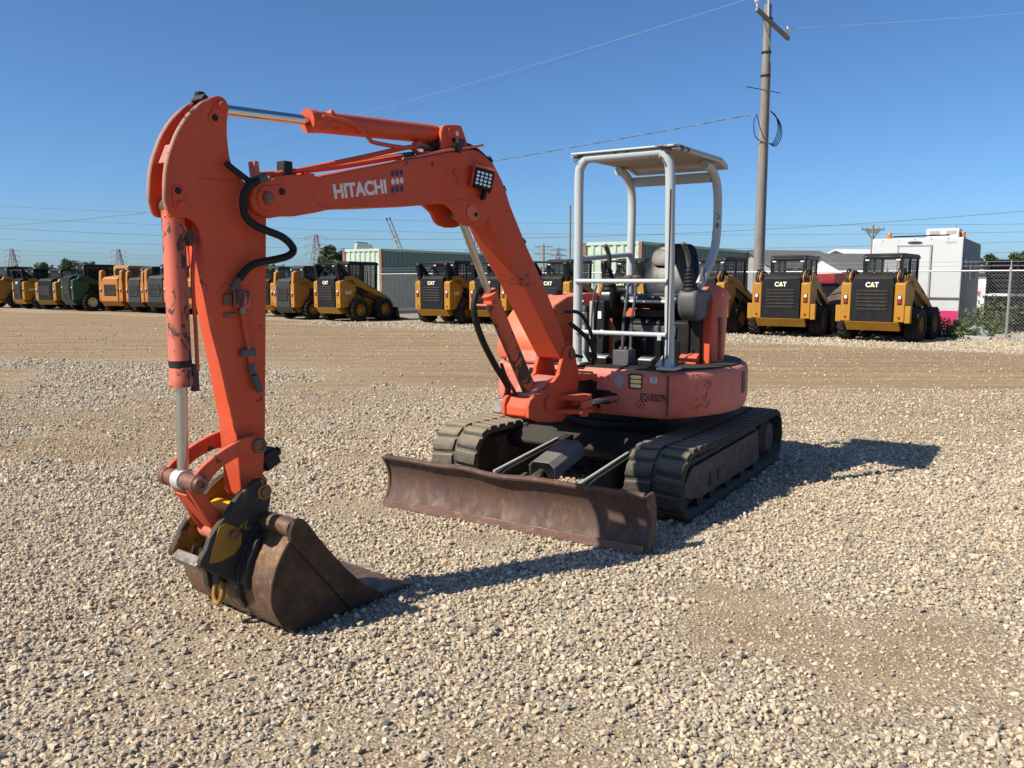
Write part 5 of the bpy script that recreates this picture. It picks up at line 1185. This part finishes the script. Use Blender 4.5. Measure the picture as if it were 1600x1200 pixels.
# ------------------------------------------------------------------ utility pole with crossarm, insulators, service drop
M['wood'] = rust('weathered_pole_wood', (.25, .23, .205), (.18, .162, .14), (.12, .105, .09), .9, 0, 2.5, (6, 6, .35))
def util_pole():
    r = empty('utility_pole', (7.95, 26.9, 0), R(38), 'tall weathered wooden utility pole with tilted crossarm', 'utility pole')
    pts = [(0, 0, z) for z in np.linspace(-.3, 10.05, 9)]
    PO = MB().tube(pts, [.168 - .0068 * i for i in range(9)], 18).build('pole_shaft', M['wood'], r)
    tilt = -R(20)
    MB().box((0, -.2, 9.42), (1.8, .09, .12), (0, R(19), 0)).build('crossarm', M['wood'], r, bevel=.008)
    MB().bar((-.45, -.18, 9.5), (-.02, -.17, 8.75), .03, .05).build('arm_brace', M['galv'], r)
    def ins(x, y, z):
        m = MB(); m.lathe([(.02, 0), (.02, .12), (.07, .13), (.085, .17), (.05, .19), (.08, .23), (.045, .26), (.06, .29), (.03, .33)], (x, y, z), (0, 0, 1), 12); m.build('insulator', M['decalwhite'], r)
    ins(-.84, -.2, 9.78); ins(.82, -.2, 9.18); ins(-.12, -.1, 10.15)
    MB().bar((-.12, -.12, 9.5), (-.12, -.1, 10.18), .05, .05).build('top_bracket', M['galv'], r)
    for z in (9.6, 8.6, 7.9): MB().lathe([(.1, 0), (.16, 0), (.16, .04), (.1, .04)], (0, 0, z), (0, 0, 1), 16).build('pole_band', M['under'], r)
    MB().cyl((.1, -.14, 0), (.07, -.12, 8.3), .022, 6).build('riser_conduit', M['galv'], r)
    for k in range(4):
        a = .18 + .07 * k
        lp = [(.12, -.15, 6.85), (.25 + a, -.15, 6.7 - .05 * k), (.35 + a, -.16, 6.3 - .05 * k), (.2 + a * .7, -.15, 5.9 - .03 * k), (.1, -.15, 5.85)]
        MB().tube(spline(lp, 6), .014, 6).build('cable_loop', M['blackrub'], r)
    MB().tube(spline([(-.15, -.1, 5.85), (-.7, -.2, 6.0), (-.85, -.25, 6.4), (-.8, -.3, 6.62)], 6), .014, 6).build('cable_loop', M['blackrub'], r)
    MB().tube(spline([(-.1, -.1, 6.0), (-.45, -.2, 6.25), (-.8, -.3, 6.62)], 6), .014, 6).build('cable_loop', M['blackrub'], r)
    MB().box((-.2, -.1, 7.45), (2.2, .02, .02), (0, R(-4), R(8))).build('guy_rod', M['under'], r)
util_pole()
M['wire'] = plain('overhead_wire', (.06, .065, .07), .6)
M['wire_far'] = plain('far_wire', (.16, .18, .2), .7)
M['wire_lt'] = plain('bright_wire', (.34, .36, .4), .5, .3)
def wire(p, q, sag, rad, label, mat='wire', group='overhead wires', name='overhead_wire', n=24, twist=False):
    p, q = Vector(p), Vector(q); pts = []
    for i in range(n + 1):
        t = i / n; a = p.lerp(q, t); a.z -= sag * 4 * t * (1 - t); pts.append(a)
    o = MB().tube(pts, rad, 5).build(name, M[mat]); return tag(o, label, 'wire', group)
PT = Vector((7.95, 26.9, 0))
def atp(px, py, Y):
    """a place in the yard seen in the direction px,py at distance Y (used once to survey positions)"""
    pch = math.atan(164 / 1290.); x = (px - 800) / 1290.; y = -(py - 600) / 1290.
    d = Vector((x, math.cos(pch) + y * math.sin(pch), -math.sin(pch) + y * math.cos(pch))); return Vector((0, 0, CAM_H)) + d * (Y / d.y)
SD0 = PT + Vector((-.62, -.6, 6.62))
o = wire(SD0, (-38, 61, 5.4), .55, .011, 'twisted service cable dropping left from the utility pole', n=90)
t_ = MB(); p0, p1 = SD0, Vector((-38, 61, 5.4)); pts = []
for i in range(400):
    t = i / 399 * .62; a = p0.lerp(p1, t); a.z -= .55 * 4 * t * (1 - t); ph = i * .55; pts.append(a + Vector((0, .02 * math.sin(ph), .02 * math.cos(ph))))
t_.tube(pts, .009, 4).build('bare_strand', M['wire_lt'], o)
M['cord_white'] = M['wire_lt']
wire(PT + Vector((-.75, -.45, 10.08)), (-34, 63, 9.6), .9, .0042, 'thin bright power line running left from the pole top', 'wire_lt')
wire(PT + Vector((-.1, -.1, 10.45)), (-31, 66, 9.8), .9, .0042, 'thin dark power line running left from the pole top', 'wire')
wire(PT + Vector((-.1, -.1, 10.45)), (40, 5, 10.4), .9, .0042, 'thin power line running right from the pole top', 'wire_lt')
wire(PT + Vector((.7, .4, 9.45)), (42, 8, 9.4), .9, .0042, 'thin power line running right from the low end of the crossarm', 'wire_lt')
for k, (ya, yb, d) in enumerate(((309, 345, 210), (327, 355, 214), (362, 366, 220), (378, 380, 224), (386, 392, 300), (338, 300, 150))):
    a = atp(-250, ya, d); b = atp(1900, yb, d * .92)
    wire(a, b, 3.2 + .5 * k, .045, ['highest far transmission line crossing the sky at left', 'second far transmission line below the highest one', 'third far transmission line above the containers', 'fourth far transmission line above the containers', 'lowest far transmission line just above the treetops', 'far transmission line rising towards the right edge'][k], 'wire_far', 'far transmission lines', n=40) if 'wire_far' in M else None

# ------------------------------------------------------------------ white trailer behind the fence
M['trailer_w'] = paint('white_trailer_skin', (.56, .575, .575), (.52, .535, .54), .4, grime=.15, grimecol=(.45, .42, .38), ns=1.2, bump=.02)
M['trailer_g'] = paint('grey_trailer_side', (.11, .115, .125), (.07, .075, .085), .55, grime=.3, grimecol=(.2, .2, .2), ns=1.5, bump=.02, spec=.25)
M['marker'] = plain('dark_marker_lens', (.05, .03, .028), .4)
M['pink'] = plain('magenta_band', (.55, .03, .14), .45, var=.12)
def trailer():
    r = empty('white_trailer', (11.2, 26.0, 0), R(56.5), 'white box trailer with magenta base band and rooftop unit behind the fence', 'trailer')
    W_, L_, H0, H1 = 2.5, 6.0, .62, 2.83
    # local: x forward (away), y from 0 to -W to the right
    MB().box((L_ / 2, -W_ / 2, (.06 + H1) / 2), (L_, W_, H1 - .06)).build('box_body', M['trailer_w'], r, bevel=.03)
    MB().box((-.012, -W_ / 2, .36), (.012, W_ - .03, .6)).build('magenta_band', M['pink'], r)
    MB().box((-.01, -W_ / 2, 1.02), (.014, W_ - .03, .07)).build('grey_stripe', M['trailer_g'], r)
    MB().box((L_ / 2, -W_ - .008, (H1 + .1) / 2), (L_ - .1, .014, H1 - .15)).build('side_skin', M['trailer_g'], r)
    dr = MB().box((-.02, -1.20, 1.55), (.03, .86, 2.05)).build('rear_door', M['trailer_w'], r, bevel=.006)
    for y in (-.75, -1.65): MB().box((-.03, y, 1.55), (.03, .045, 2.12)).build('door_frame', M['galv'], dr)
    MB().box((-.03, -1.2, 2.60), (.03, .95, .045)).build('door_frame', M['galv'], dr)
    MB().prism([(-1.2 + .2 * math.cos(a), 2.70 + .032 * math.sin(a)) for a in np.linspace(0, 6.283, 17)[:-1]], -.03, -.002, 'x').build('marker_lamp', M['marker'], r)
    for i in range(5): MB().lathe([(.003, 0), (.018, 0), (.003, .012)], (-.003, -.3 - .45 * i, 2.79), (-1, 0, 0), 8).build('clearance_lamp', M['redlens'], r)
    mk = MB()                                  # a faded, unreadable maker's mark: only its strokes show
    for k, (y, z, w, h) in enumerate(((-2.06, 2.685, .02, .07), (-2.08, 2.715, .04, .014), (-2.08, 2.655, .04, .014), (-2.14, 2.675, .05, .05), (-2.20, 2.675, .05, .04), (-2.26, 2.69, .03, .07), (-2.32, 2.67, .025, .04))): mk.box((-.003, y, z), (.004, w, h))
    mk.build('faded_mark', M['decalgrey'], r)
    ac = MB(); ac.prism([(.55, 2.83), (.58, 3.09), (.64, 3.13), (1.35, 3.13), (1.5, 3.0), (1.5, 2.83)], -2.32, -1.42); AC_ = ac.build('roof_air_conditioner', M['trailer_w'], r, bevel=.03)
    for y in (-1.65, -2.1): MB().box((.56, y, 3.0), (.02, .26, .10)).build('unit_vent', M['decalgrey'], AC_)
    MB().bar((.2, -.55, 2.89), (.25, -2.1, 2.91), .06, .04).build('roof_bar', M['catblack'], r)
    for y in (-.42, -2.4):
        b = MB().lathe([(.02, 0), (.085, 0), (.085, .05), (.075, .06), (.07, .17), (.055, .19), (.01, .19)], (.35 if y > -1 else .8, y, 2.83), (0, 0, 1), 14).build('orange_beacon', M['beacon'], r)
    MB().cyl((.9, -2.3, 2.83), (.75, -2.2, 3.2), .008, 5).build('antenna', M['catblack'], r)
    for x in (.8, 2.3, 3.8): MB().box((x, -W_ - .02, 1.9), (.55, .02, .6)).build('side_window', M['glass'], r, bevel=.01)
    for y in (-.3, -2.2):
        MB().cyl((1.6, y + .12, .3), (1.6, y - .12, .3), .3, 20).build('wheel', M['tyre'], r)
M['beacon'] = plain('orange_beacon_lens', (.6, .14, .02), .3)
trailer()
def utility_truck():
    r = empty('utility_truck', (19.0, 33.5, 0), R(50), 'white utility truck parked behind the fence right of the trailer', 'truck')
    MB().box((1.0, 0, .95), (2.2, 1.9, .75)).build('service_body', M['trailer_w'], r, bevel=.04)
    MB().prism([(2.2, .6), (2.2, 1.5), (2.5, 2.0), (3.4, 2.0), (3.8, 1.45), (4.6, 1.35), (4.7, .6)], -.9, .9).build('truck_cab', M['trailer_w'], r, bevel=.06)
    MB().box((2.3, 0, 1.72), (.1, 1.4, .4)).build('rear_window', M['glass'], r)
    MB().box((-.12, 0, .55), (.1, 1.9, .22)).build('rear_bumper', M['trailer_w'], r, bevel=.02)
    for y in (.72, .45): MB().lathe([(.01, 0), (.09, 0), (.07, .03), (.01, .03)], (-.17, y, .55), (-1, 0, 0), 12).build('tail_lamp', M['redlens'], r)
    MB().box((-.11, .2, 1.05), (.02, .25, .12)).build('red_panel', M['pink'], r)
    for y in (.95, -.95):
        for x in (.8, 3.9): MB().cyl((x, y - .12, .38), (x, y + .12, .38), .38, 20).build('wheel', M['tyre'], r)
    for x in (.1, 1.9):
        for y in (.85, -.85): MB().bar((x, y, 1.3), (x, y, 2.15), .06, .06).build('rack_post', M['galv'], r)
        MB().bar((x, -.9, 2.15), (x, .9, 2.15), .06, .06).build('rack_bar', M['galv'], r)
    for k in range(6): MB().box((1.1, -.6 + .22 * k, 2.22 + .06 * (k % 2)), (2.6, .16, .09)).build('stacked_plank', M['catblack'] if k % 2 else M['wood'], r)
    MB().cyl((-.3, -.5, .75), (.6, -.5, .8), .06, 10).build('hose_reel_arm', M['galv'], r)
utility_truck()
def crate_stack():
    for k, (dx, dy, z, nm) in enumerate(((0, 0, 0, 'bottom'), (.03, .02, 1.12, 'top'))):
        r = empty('black_crate', (15.35 + dx, 25.3 + dy, z), R(56.5), ('black slatted crate at the bottom of the stack at the right edge', 'black slatted crate on top of the stack at the right edge')[k], 'crate', 'black crates stacked behind the fence')
        MB().box((.6, 0, .55), (1.1, 1.5, 1.02)).build('crate_core', M['blackrub'], r, bevel=.02)
        for i in range(7):
            MB().box((.03, 0, .1 + .155 * i), (.05, 1.6, .09)).build('slat', M['catblack'], r, bevel=.01)
            MB().box((.6, -.79, .1 + .155 * i), (1.15, .04, .09)).build('slat', M['catblack'], r, bevel=.01)
        for y in (-.78, 0, .78): MB().box((-.005, y, .56), (.05, .09, 1.08)).build('corner_stile', M['catblack'], r, bevel=.01)
crate_stack()
# ------------------------------------------------------------------ buildings beyond
M['shingle'] = paint('grey_roof_shingle', (.10, .10, .098), (.13, .125, .12), .85, grime=.2)
M['siding'] = paint('white_siding', (.62, .63, .63), (.58, .59, .6), .6, grime=.15)
M['siding_g'] = paint('grey_siding', (.28, .29, .30), (.24, .25, .26), .6, grime=.15)
def house(loc, rz, label, L_, W_, he, hr, wall, roof, name='gabled_house'):
    r = empty(name, loc, rz, label, 'building')
    MB().prism([(-W_ / 2, 0), (-W_ / 2, he), (0, hr - .05), (W_ / 2, he), (W_ / 2, 0)], 0, L_, 'x').build('walls', M[wall], r)
    ro = MB()
    for s in (1, -1): ro.prism([(s * (W_ / 2 + .4), he - .12), (s * (W_ / 2 + .4), he + .03), (0, hr + .12), (0, hr - .03)], -.4, L_ + .4, 'x')
    ro.build('roof', M[roof], r)
    for i in range(3):
        w = MB().box((-.03, -W_ * .25 + i * W_ * .25, he * .55), (.08, .9, 1.1)).build('window', M['siding'], r); MB().box((-.08, -W_ * .25 + i * W_ * .25, he * .55), (.03, .75, .95)).build('pane', M['glass'], w)
    return r
house((21.6, 58, 0), R(15), 'grey roofed house between the two right loaders', 7, 7, 1.9, 3.25, 'siding', 'shingle')
house((24.0, 66, 0), R(200), 'grey gabled outbuilding behind the grey roofed house', 6, 6, 2.4, 3.7, 'siding_g', 'shingle')
house((37.5, 96, 0), R(8), 'long white metal roofed building behind the houses', 9, 14, 3.3, 4.9, 'siding_g', 'siding')
rd = empty('red_flatbed', (11.6, 29.2, 0), R(-30), 'red flatbed box between the two right loaders', 'trailer')
MB().box((0, 0, 1.62), (2.2, 1.6, .36)).build('box_side', M['redpaint'] if 'redpaint' in M else M['redlens'], rd, bevel=.02); MB().box((0, 0, 1.2), (2.0, 1.4, .5)).build('chassis', M['catblack'], rd)
for x in (-.7, .7): MB().cyl((x, -.8, .5), (x, .8, .5), .5, 18).build('wheel', M['tyre'], rd)

# ------------------------------------------------------------------ plants and trees
def leaf_mat(name, c1, c2):
    m, nt, b = nodes_of(name); g = NT(nt); v = g.coord('Object')
    g.l(g.mix(g.ramp(g.noise(v, 3, 3), [(.35, 0.0), (.65, 1.0)]), c1, c2), b.inputs['Base Color']); b.inputs['Roughness'].default_value = .7
    b.inputs['Specular IOR Level'].default_value = .25
    return m
M['leaf'] = leaf_mat('weed_leaf', (.06, .095, .03), (.12, .15, .05)); M['leafd'] = leaf_mat('far_tree_leaf', (.035, .06, .028), (.07, .10, .045)); M['brush'] = leaf_mat('dry_brush', (.16, .12, .085), (.09, .065, .045))
M['bark'] = rust('bark', (.09, .07, .05), (.13, .1, .075), (.06, .045, .035), .9, 0, 6)
def leaves(rs_, n, fn, size):
    mb = MB()
    for i in range(n):
        p = Vector(fn(rs_)); a = Vector((rs_.gauss(0, 1), rs_.gauss(0, 1), rs_.gauss(0, 1))).normalized(); b = a.orthogonal().normalized(); b.rotate(Quaternion(a, rs_.uniform(0, 6.28))); c = a.cross(b); s = size * rs_.uniform(.6, 1.4)
        mb.add([p - b * s, p - c * s * .45, p + b * s, p + c * s * .45], [(0, 1, 2, 3)])
    return mb
def shrub(loc, rx, ry, h, label, n=420, mat='leaf', seed=1, name='weed_clump', size=.055):
    rs_ = random.Random(seed); r = empty(name, loc, 0, label, 'plant', 'weeds along the fence')
    cl = [(rs_.uniform(-.8, .8) * rx, rs_.uniform(-.8, .8) * ry, rs_.uniform(.3, 1) * h) for _ in range(9)]
    def fn(q):
        c = q.choice(cl); t = q.random() ** .6; return (c[0] * t + q.gauss(0, .11), c[1] * t + q.gauss(0, .11), max(.02, c[2] * t + q.gauss(0, .06)))
    leaves(rs_, n, fn, size).build('foliage', M[mat], r, smooth=0, fix=False)
    st = MB()
    for c in cl: st.tube([(0, 0, 0), (c[0] * .5, c[1] * .5, c[2] * .45), c], [.012, .008, .004], 5)
    st.build('stem', M['leaf'], r)
for k, (px, py, Y, rx, h, lab) in enumerate(((1478, 520, 22.9, .45, .55, 'green weed clump just right of the end loader wheel'), (1520, 515, 23.6, .6, 1.0, 'tall green weeds behind the silver heap'), (1548, 522, 22.9, .45, .7, 'green weeds between the silver heap and the fence post'), (1505, 526, 22.3, .5, .35, 'low green weeds in front of the silver heap'), (1560, 495, 24.6, .6, 1.1, 'leafy weeds in front of the black crates'))):
    p = atp(px, py, Y); shrub((p.x, p.y, 0), rx, rx * .7, h, lab, seed=20 + k)
def brush_pile():
    p = atp(1322, 500, 25.4); r = empty('brush_pile', (p.x, p.y, 0), 0, 'brown dry brush heap between the two right loaders', 'brush')
    rs_ = random.Random(4)
    def fn(q):
        a = q.uniform(0, 6.28); t = q.random() ** .5; return (math.cos(a) * t * 1.0, math.sin(a) * t * .8, (1 - t * .8) * 1.5 * q.random() ** .4)
    leaves(rs_, 900, fn, .1).build('twigs', M['brush'], r, smooth=0, fix=False)
    mo = MB(); bm = bmesh.new(); bmesh.ops.create_icosphere(bm, subdivisions=3, radius=1)
    for v in bm.verts: v.co = Vector((v.co.x * .95, v.co.y * .75, max(0, v.co.z) * 1.35)) * (1 + .18 * mnoise.noise(v.co * 2.3))
    mo.add([v.co for v in bm.verts], [[w.index for w in f.verts] for f in bm.faces]); bm.free(); mo.build('mound', M['brush'], r)
brush_pile()
def silver_heap():
    p = atp(1520, 526, 22.55); r = empty('silver_sheet_heap', (p.x, p.y, 0), R(20), 'crumpled silver sheet heap on the ground at the fence', 'scrap')
    bm = bmesh.new(); bmesh.ops.create_icosphere(bm, subdivisions=4, radius=1); mo = MB()
    for v in bm.verts: v.co = Vector((v.co.x * .42, v.co.y * .3, max(-.02, v.co.z) * .3)) * (1 + .35 * mnoise.noise(v.co * 3.1) + .15 * mnoise.noise(v.co * 8))
    mo.add([v.co for v in bm.verts], [[w.index for w in f.verts] for f in bm.faces]); bm.free(); mo.build('crumpled_sheet', M['foil'], r, smooth=25); MB().box((.35, .1, .06), (.3, .25, .1), (0, 0, .4)).build('scrap_block', M['galv'], r, bevel=.01)
M['foil'] = plain('grey_sheet', (.45, .45, .46), .35, .3, var=.2)
silver_heap()
for k, (a, b) in enumerate(((1490, 1548), (1555, 1640))):
    p = atp(a, 527, 22.35); q = atp(b, 529, 21.4)
    tag(MB().bar((p.x, p.y, .07), (q.x, q.y, .05), .11, .1).build('kerb_timber', M['decalgrey'], bevel=.015), ('white painted timber on the ground left of the fence post', 'white painted timber on the ground right of the fence post')[k], 'timber', 'white timbers along the fence')
def tree(px, py, Y, h, w, label, seed):
    rs_ = random.Random(seed); p = atp(px, py, Y); r = empty('far_tree', (p.x, p.y, 0), 0, label, 'tree', 'far trees on the horizon')
    tr = MB(); tr.tube([(0, 0, 0), (.1, 0, h * .3), (0, .1, h * .6)], [.05 * h * .5, .035 * h * .5, .015 * h * .5], 8)
    cl = []
    for k in range(16):
        a = rs_.uniform(0, 6.28); t = rs_.uniform(.2, 1); c = Vector((math.cos(a) * w * t * .8, math.sin(a) * w * t * .8, h * rs_.uniform(.42, .92) * (1 - .18 * t))); cl.append((c, rs_.uniform(.16, .3) * w)); tr.tube([(0, 0, h * .35), c * .6 + Vector((0, 0, h * .2)), c], [.02 * h * .4, .012 * h * .4, .004 * h], 5)
    tr.build('trunk', M['bark'], r)
    def fn(q):
        c, s = q.choice(cl); d = Vector((q.gauss(0, 1), q.gauss(0, 1), q.gauss(0, .8))).normalized() * s * q.random() ** .35; return c + d
    leaves(rs_, 2400, fn, .045 * h).build('crown', M['leafd'], r, smooth=0, fix=False)
for a in ((75, 405, 190, 5.6, 4.0, 'rounded far tree left of the green loader'), (112, 402, 190, 6.6, 4.0, 'left tree of the far pair above the green loader'), (140, 404, 190, 6.0, 4.2, 'right tree of the far pair above the green loader'), (522, 400, 110, 6.2, 3.2, 'dark far tree at the left end of the left container'), (1546, 398, 150, 6.6, 3.0, 'slim far tree above the white utility truck'), (1592, 396, 150, 7.2, 4.2, 'far tree above the black crates at the right edge')):
    tree(*a, seed=int(a[0]))
def treeline():
    rs_ = random.Random(9)
    def fn(q):
        a = R(q.uniform(48, 132)); d = 330 + q.gauss(0, 12); x = d * math.cos(a); top = 5.2 + 1.6 * math.sin(x * .045) + 1.1 * math.sin(x * .13 + 2); return (x, d * math.sin(a), q.random() ** .7 * top)
    o = leaves(rs_, 15000, fn, .95).build('treeline', M['leafd'], smooth=0, fix=False)
    tag(o, 'low dark line of distant trees along the horizon', 'trees', kind='stuff')
treeline()
# ------------------------------------------------------------------ pylons and far poles
M['lattice'] = plain('far_lattice_steel', (.25, .27, .29), .6, .3)
def pylon(px, Y, h, label):
    p = atp(px, 430, Y); r = empty('lattice_pylon', (p.x, p.y, 0), rng.uniform(-.2, .2), label, 'pylon', 'far lattice pylons')
    w = lambda z: 2.6 * (1 - z / h) ** 1.2 + .45
    th = .16 * Y / 300 + .05; m = MB(); L_ = np.linspace(0, h, 9)
    for sx in (1, -1):
        for sy in (1, -1): m.tube([(sx * w(z), sy * w(z), z) for z in L_], th, 5)
    for i in range(8):
        a, b = L_[i], L_[i + 1]
        for s in (1, -1): m.bar((-s * w(a), -w(a), a), (s * w(b), -w(b), b), th, th); m.bar((-s * w(a), w(a), a), (s * w(b), w(b), b), th, th)
    m.build('tower_legs', M['lattice'], r)
    for z in (h * .62, h * .78, h * .94):
        q = MB(); q.bar((-4.2, 0, z), (4.2, 0, z), th * 1.3, th * 1.3); q.bar((-4.2, 0, z), (0, 0, z + 1.1), th, th); q.bar((4.2, 0, z), (0, 0, z + 1.1), th, th); A_ = q.build('crossarm', M['lattice'], r)
        for s in (1, -1): MB().cyl((s * 4.0, 0, z), (s * 4.0, 0, z - 1.1), .12, 5).build('insulator', M['lattice'], A_)
pylon(495, 300, 17.5, 'lattice pylon left of the left green container'); pylon(187, 420, 16.5, 'lattice pylon above the tan loader at left'); pylon(21, 430, 17, 'lattice pylon near the left edge'); pylon(872, 420, 17, 'faint lattice pylon just left of the canopy'); pylon(745, 300, 19, 'lattice pylon behind the boom')
def wood_pole(px, Y, h, label, arms, rad=.14):
    p = atp(px, 430, Y); r = empty('wooden_pole', (p.x, p.y, 0), 0, label, 'pole', 'far wooden poles')
    MB().tube([(0, 0, 0), (0, 0, h)], [rad, rad * .7], 8).build('pole_shaft', M['wood'], r)
    for z, w_ in arms:
        MB().box((0, 0, z), (w_, .12, .14)).build('crossarm', M['wood'], r)
        for s in (-.95, -.5, .5, .95): MB().cyl((s * w_ / 2, 0, z), (s * w_ / 2, 0, z + .22), .06, 6).build('insulator', M['lattice'], r)
        for s in (1, -1): MB().bar((s * w_ * .35, 0, z), (0, 0, z - .8), .05, .05).build('arm_brace', M['wood'], r)
wood_pole(849, 120, 6.6, 'far wooden pole with two crossarms between boom and canopy', ((6.2, 2.6), (5.2, 2.6)), .2); wood_pole(1360, 70, 6.1, 'wooden pole with crossarm rising behind the white trailer', ((5.7, 1.9), (5.5, .9))); wood_pole(890, 62, 7.0, 'thin bare pole beside the left canopy post', (), .1)
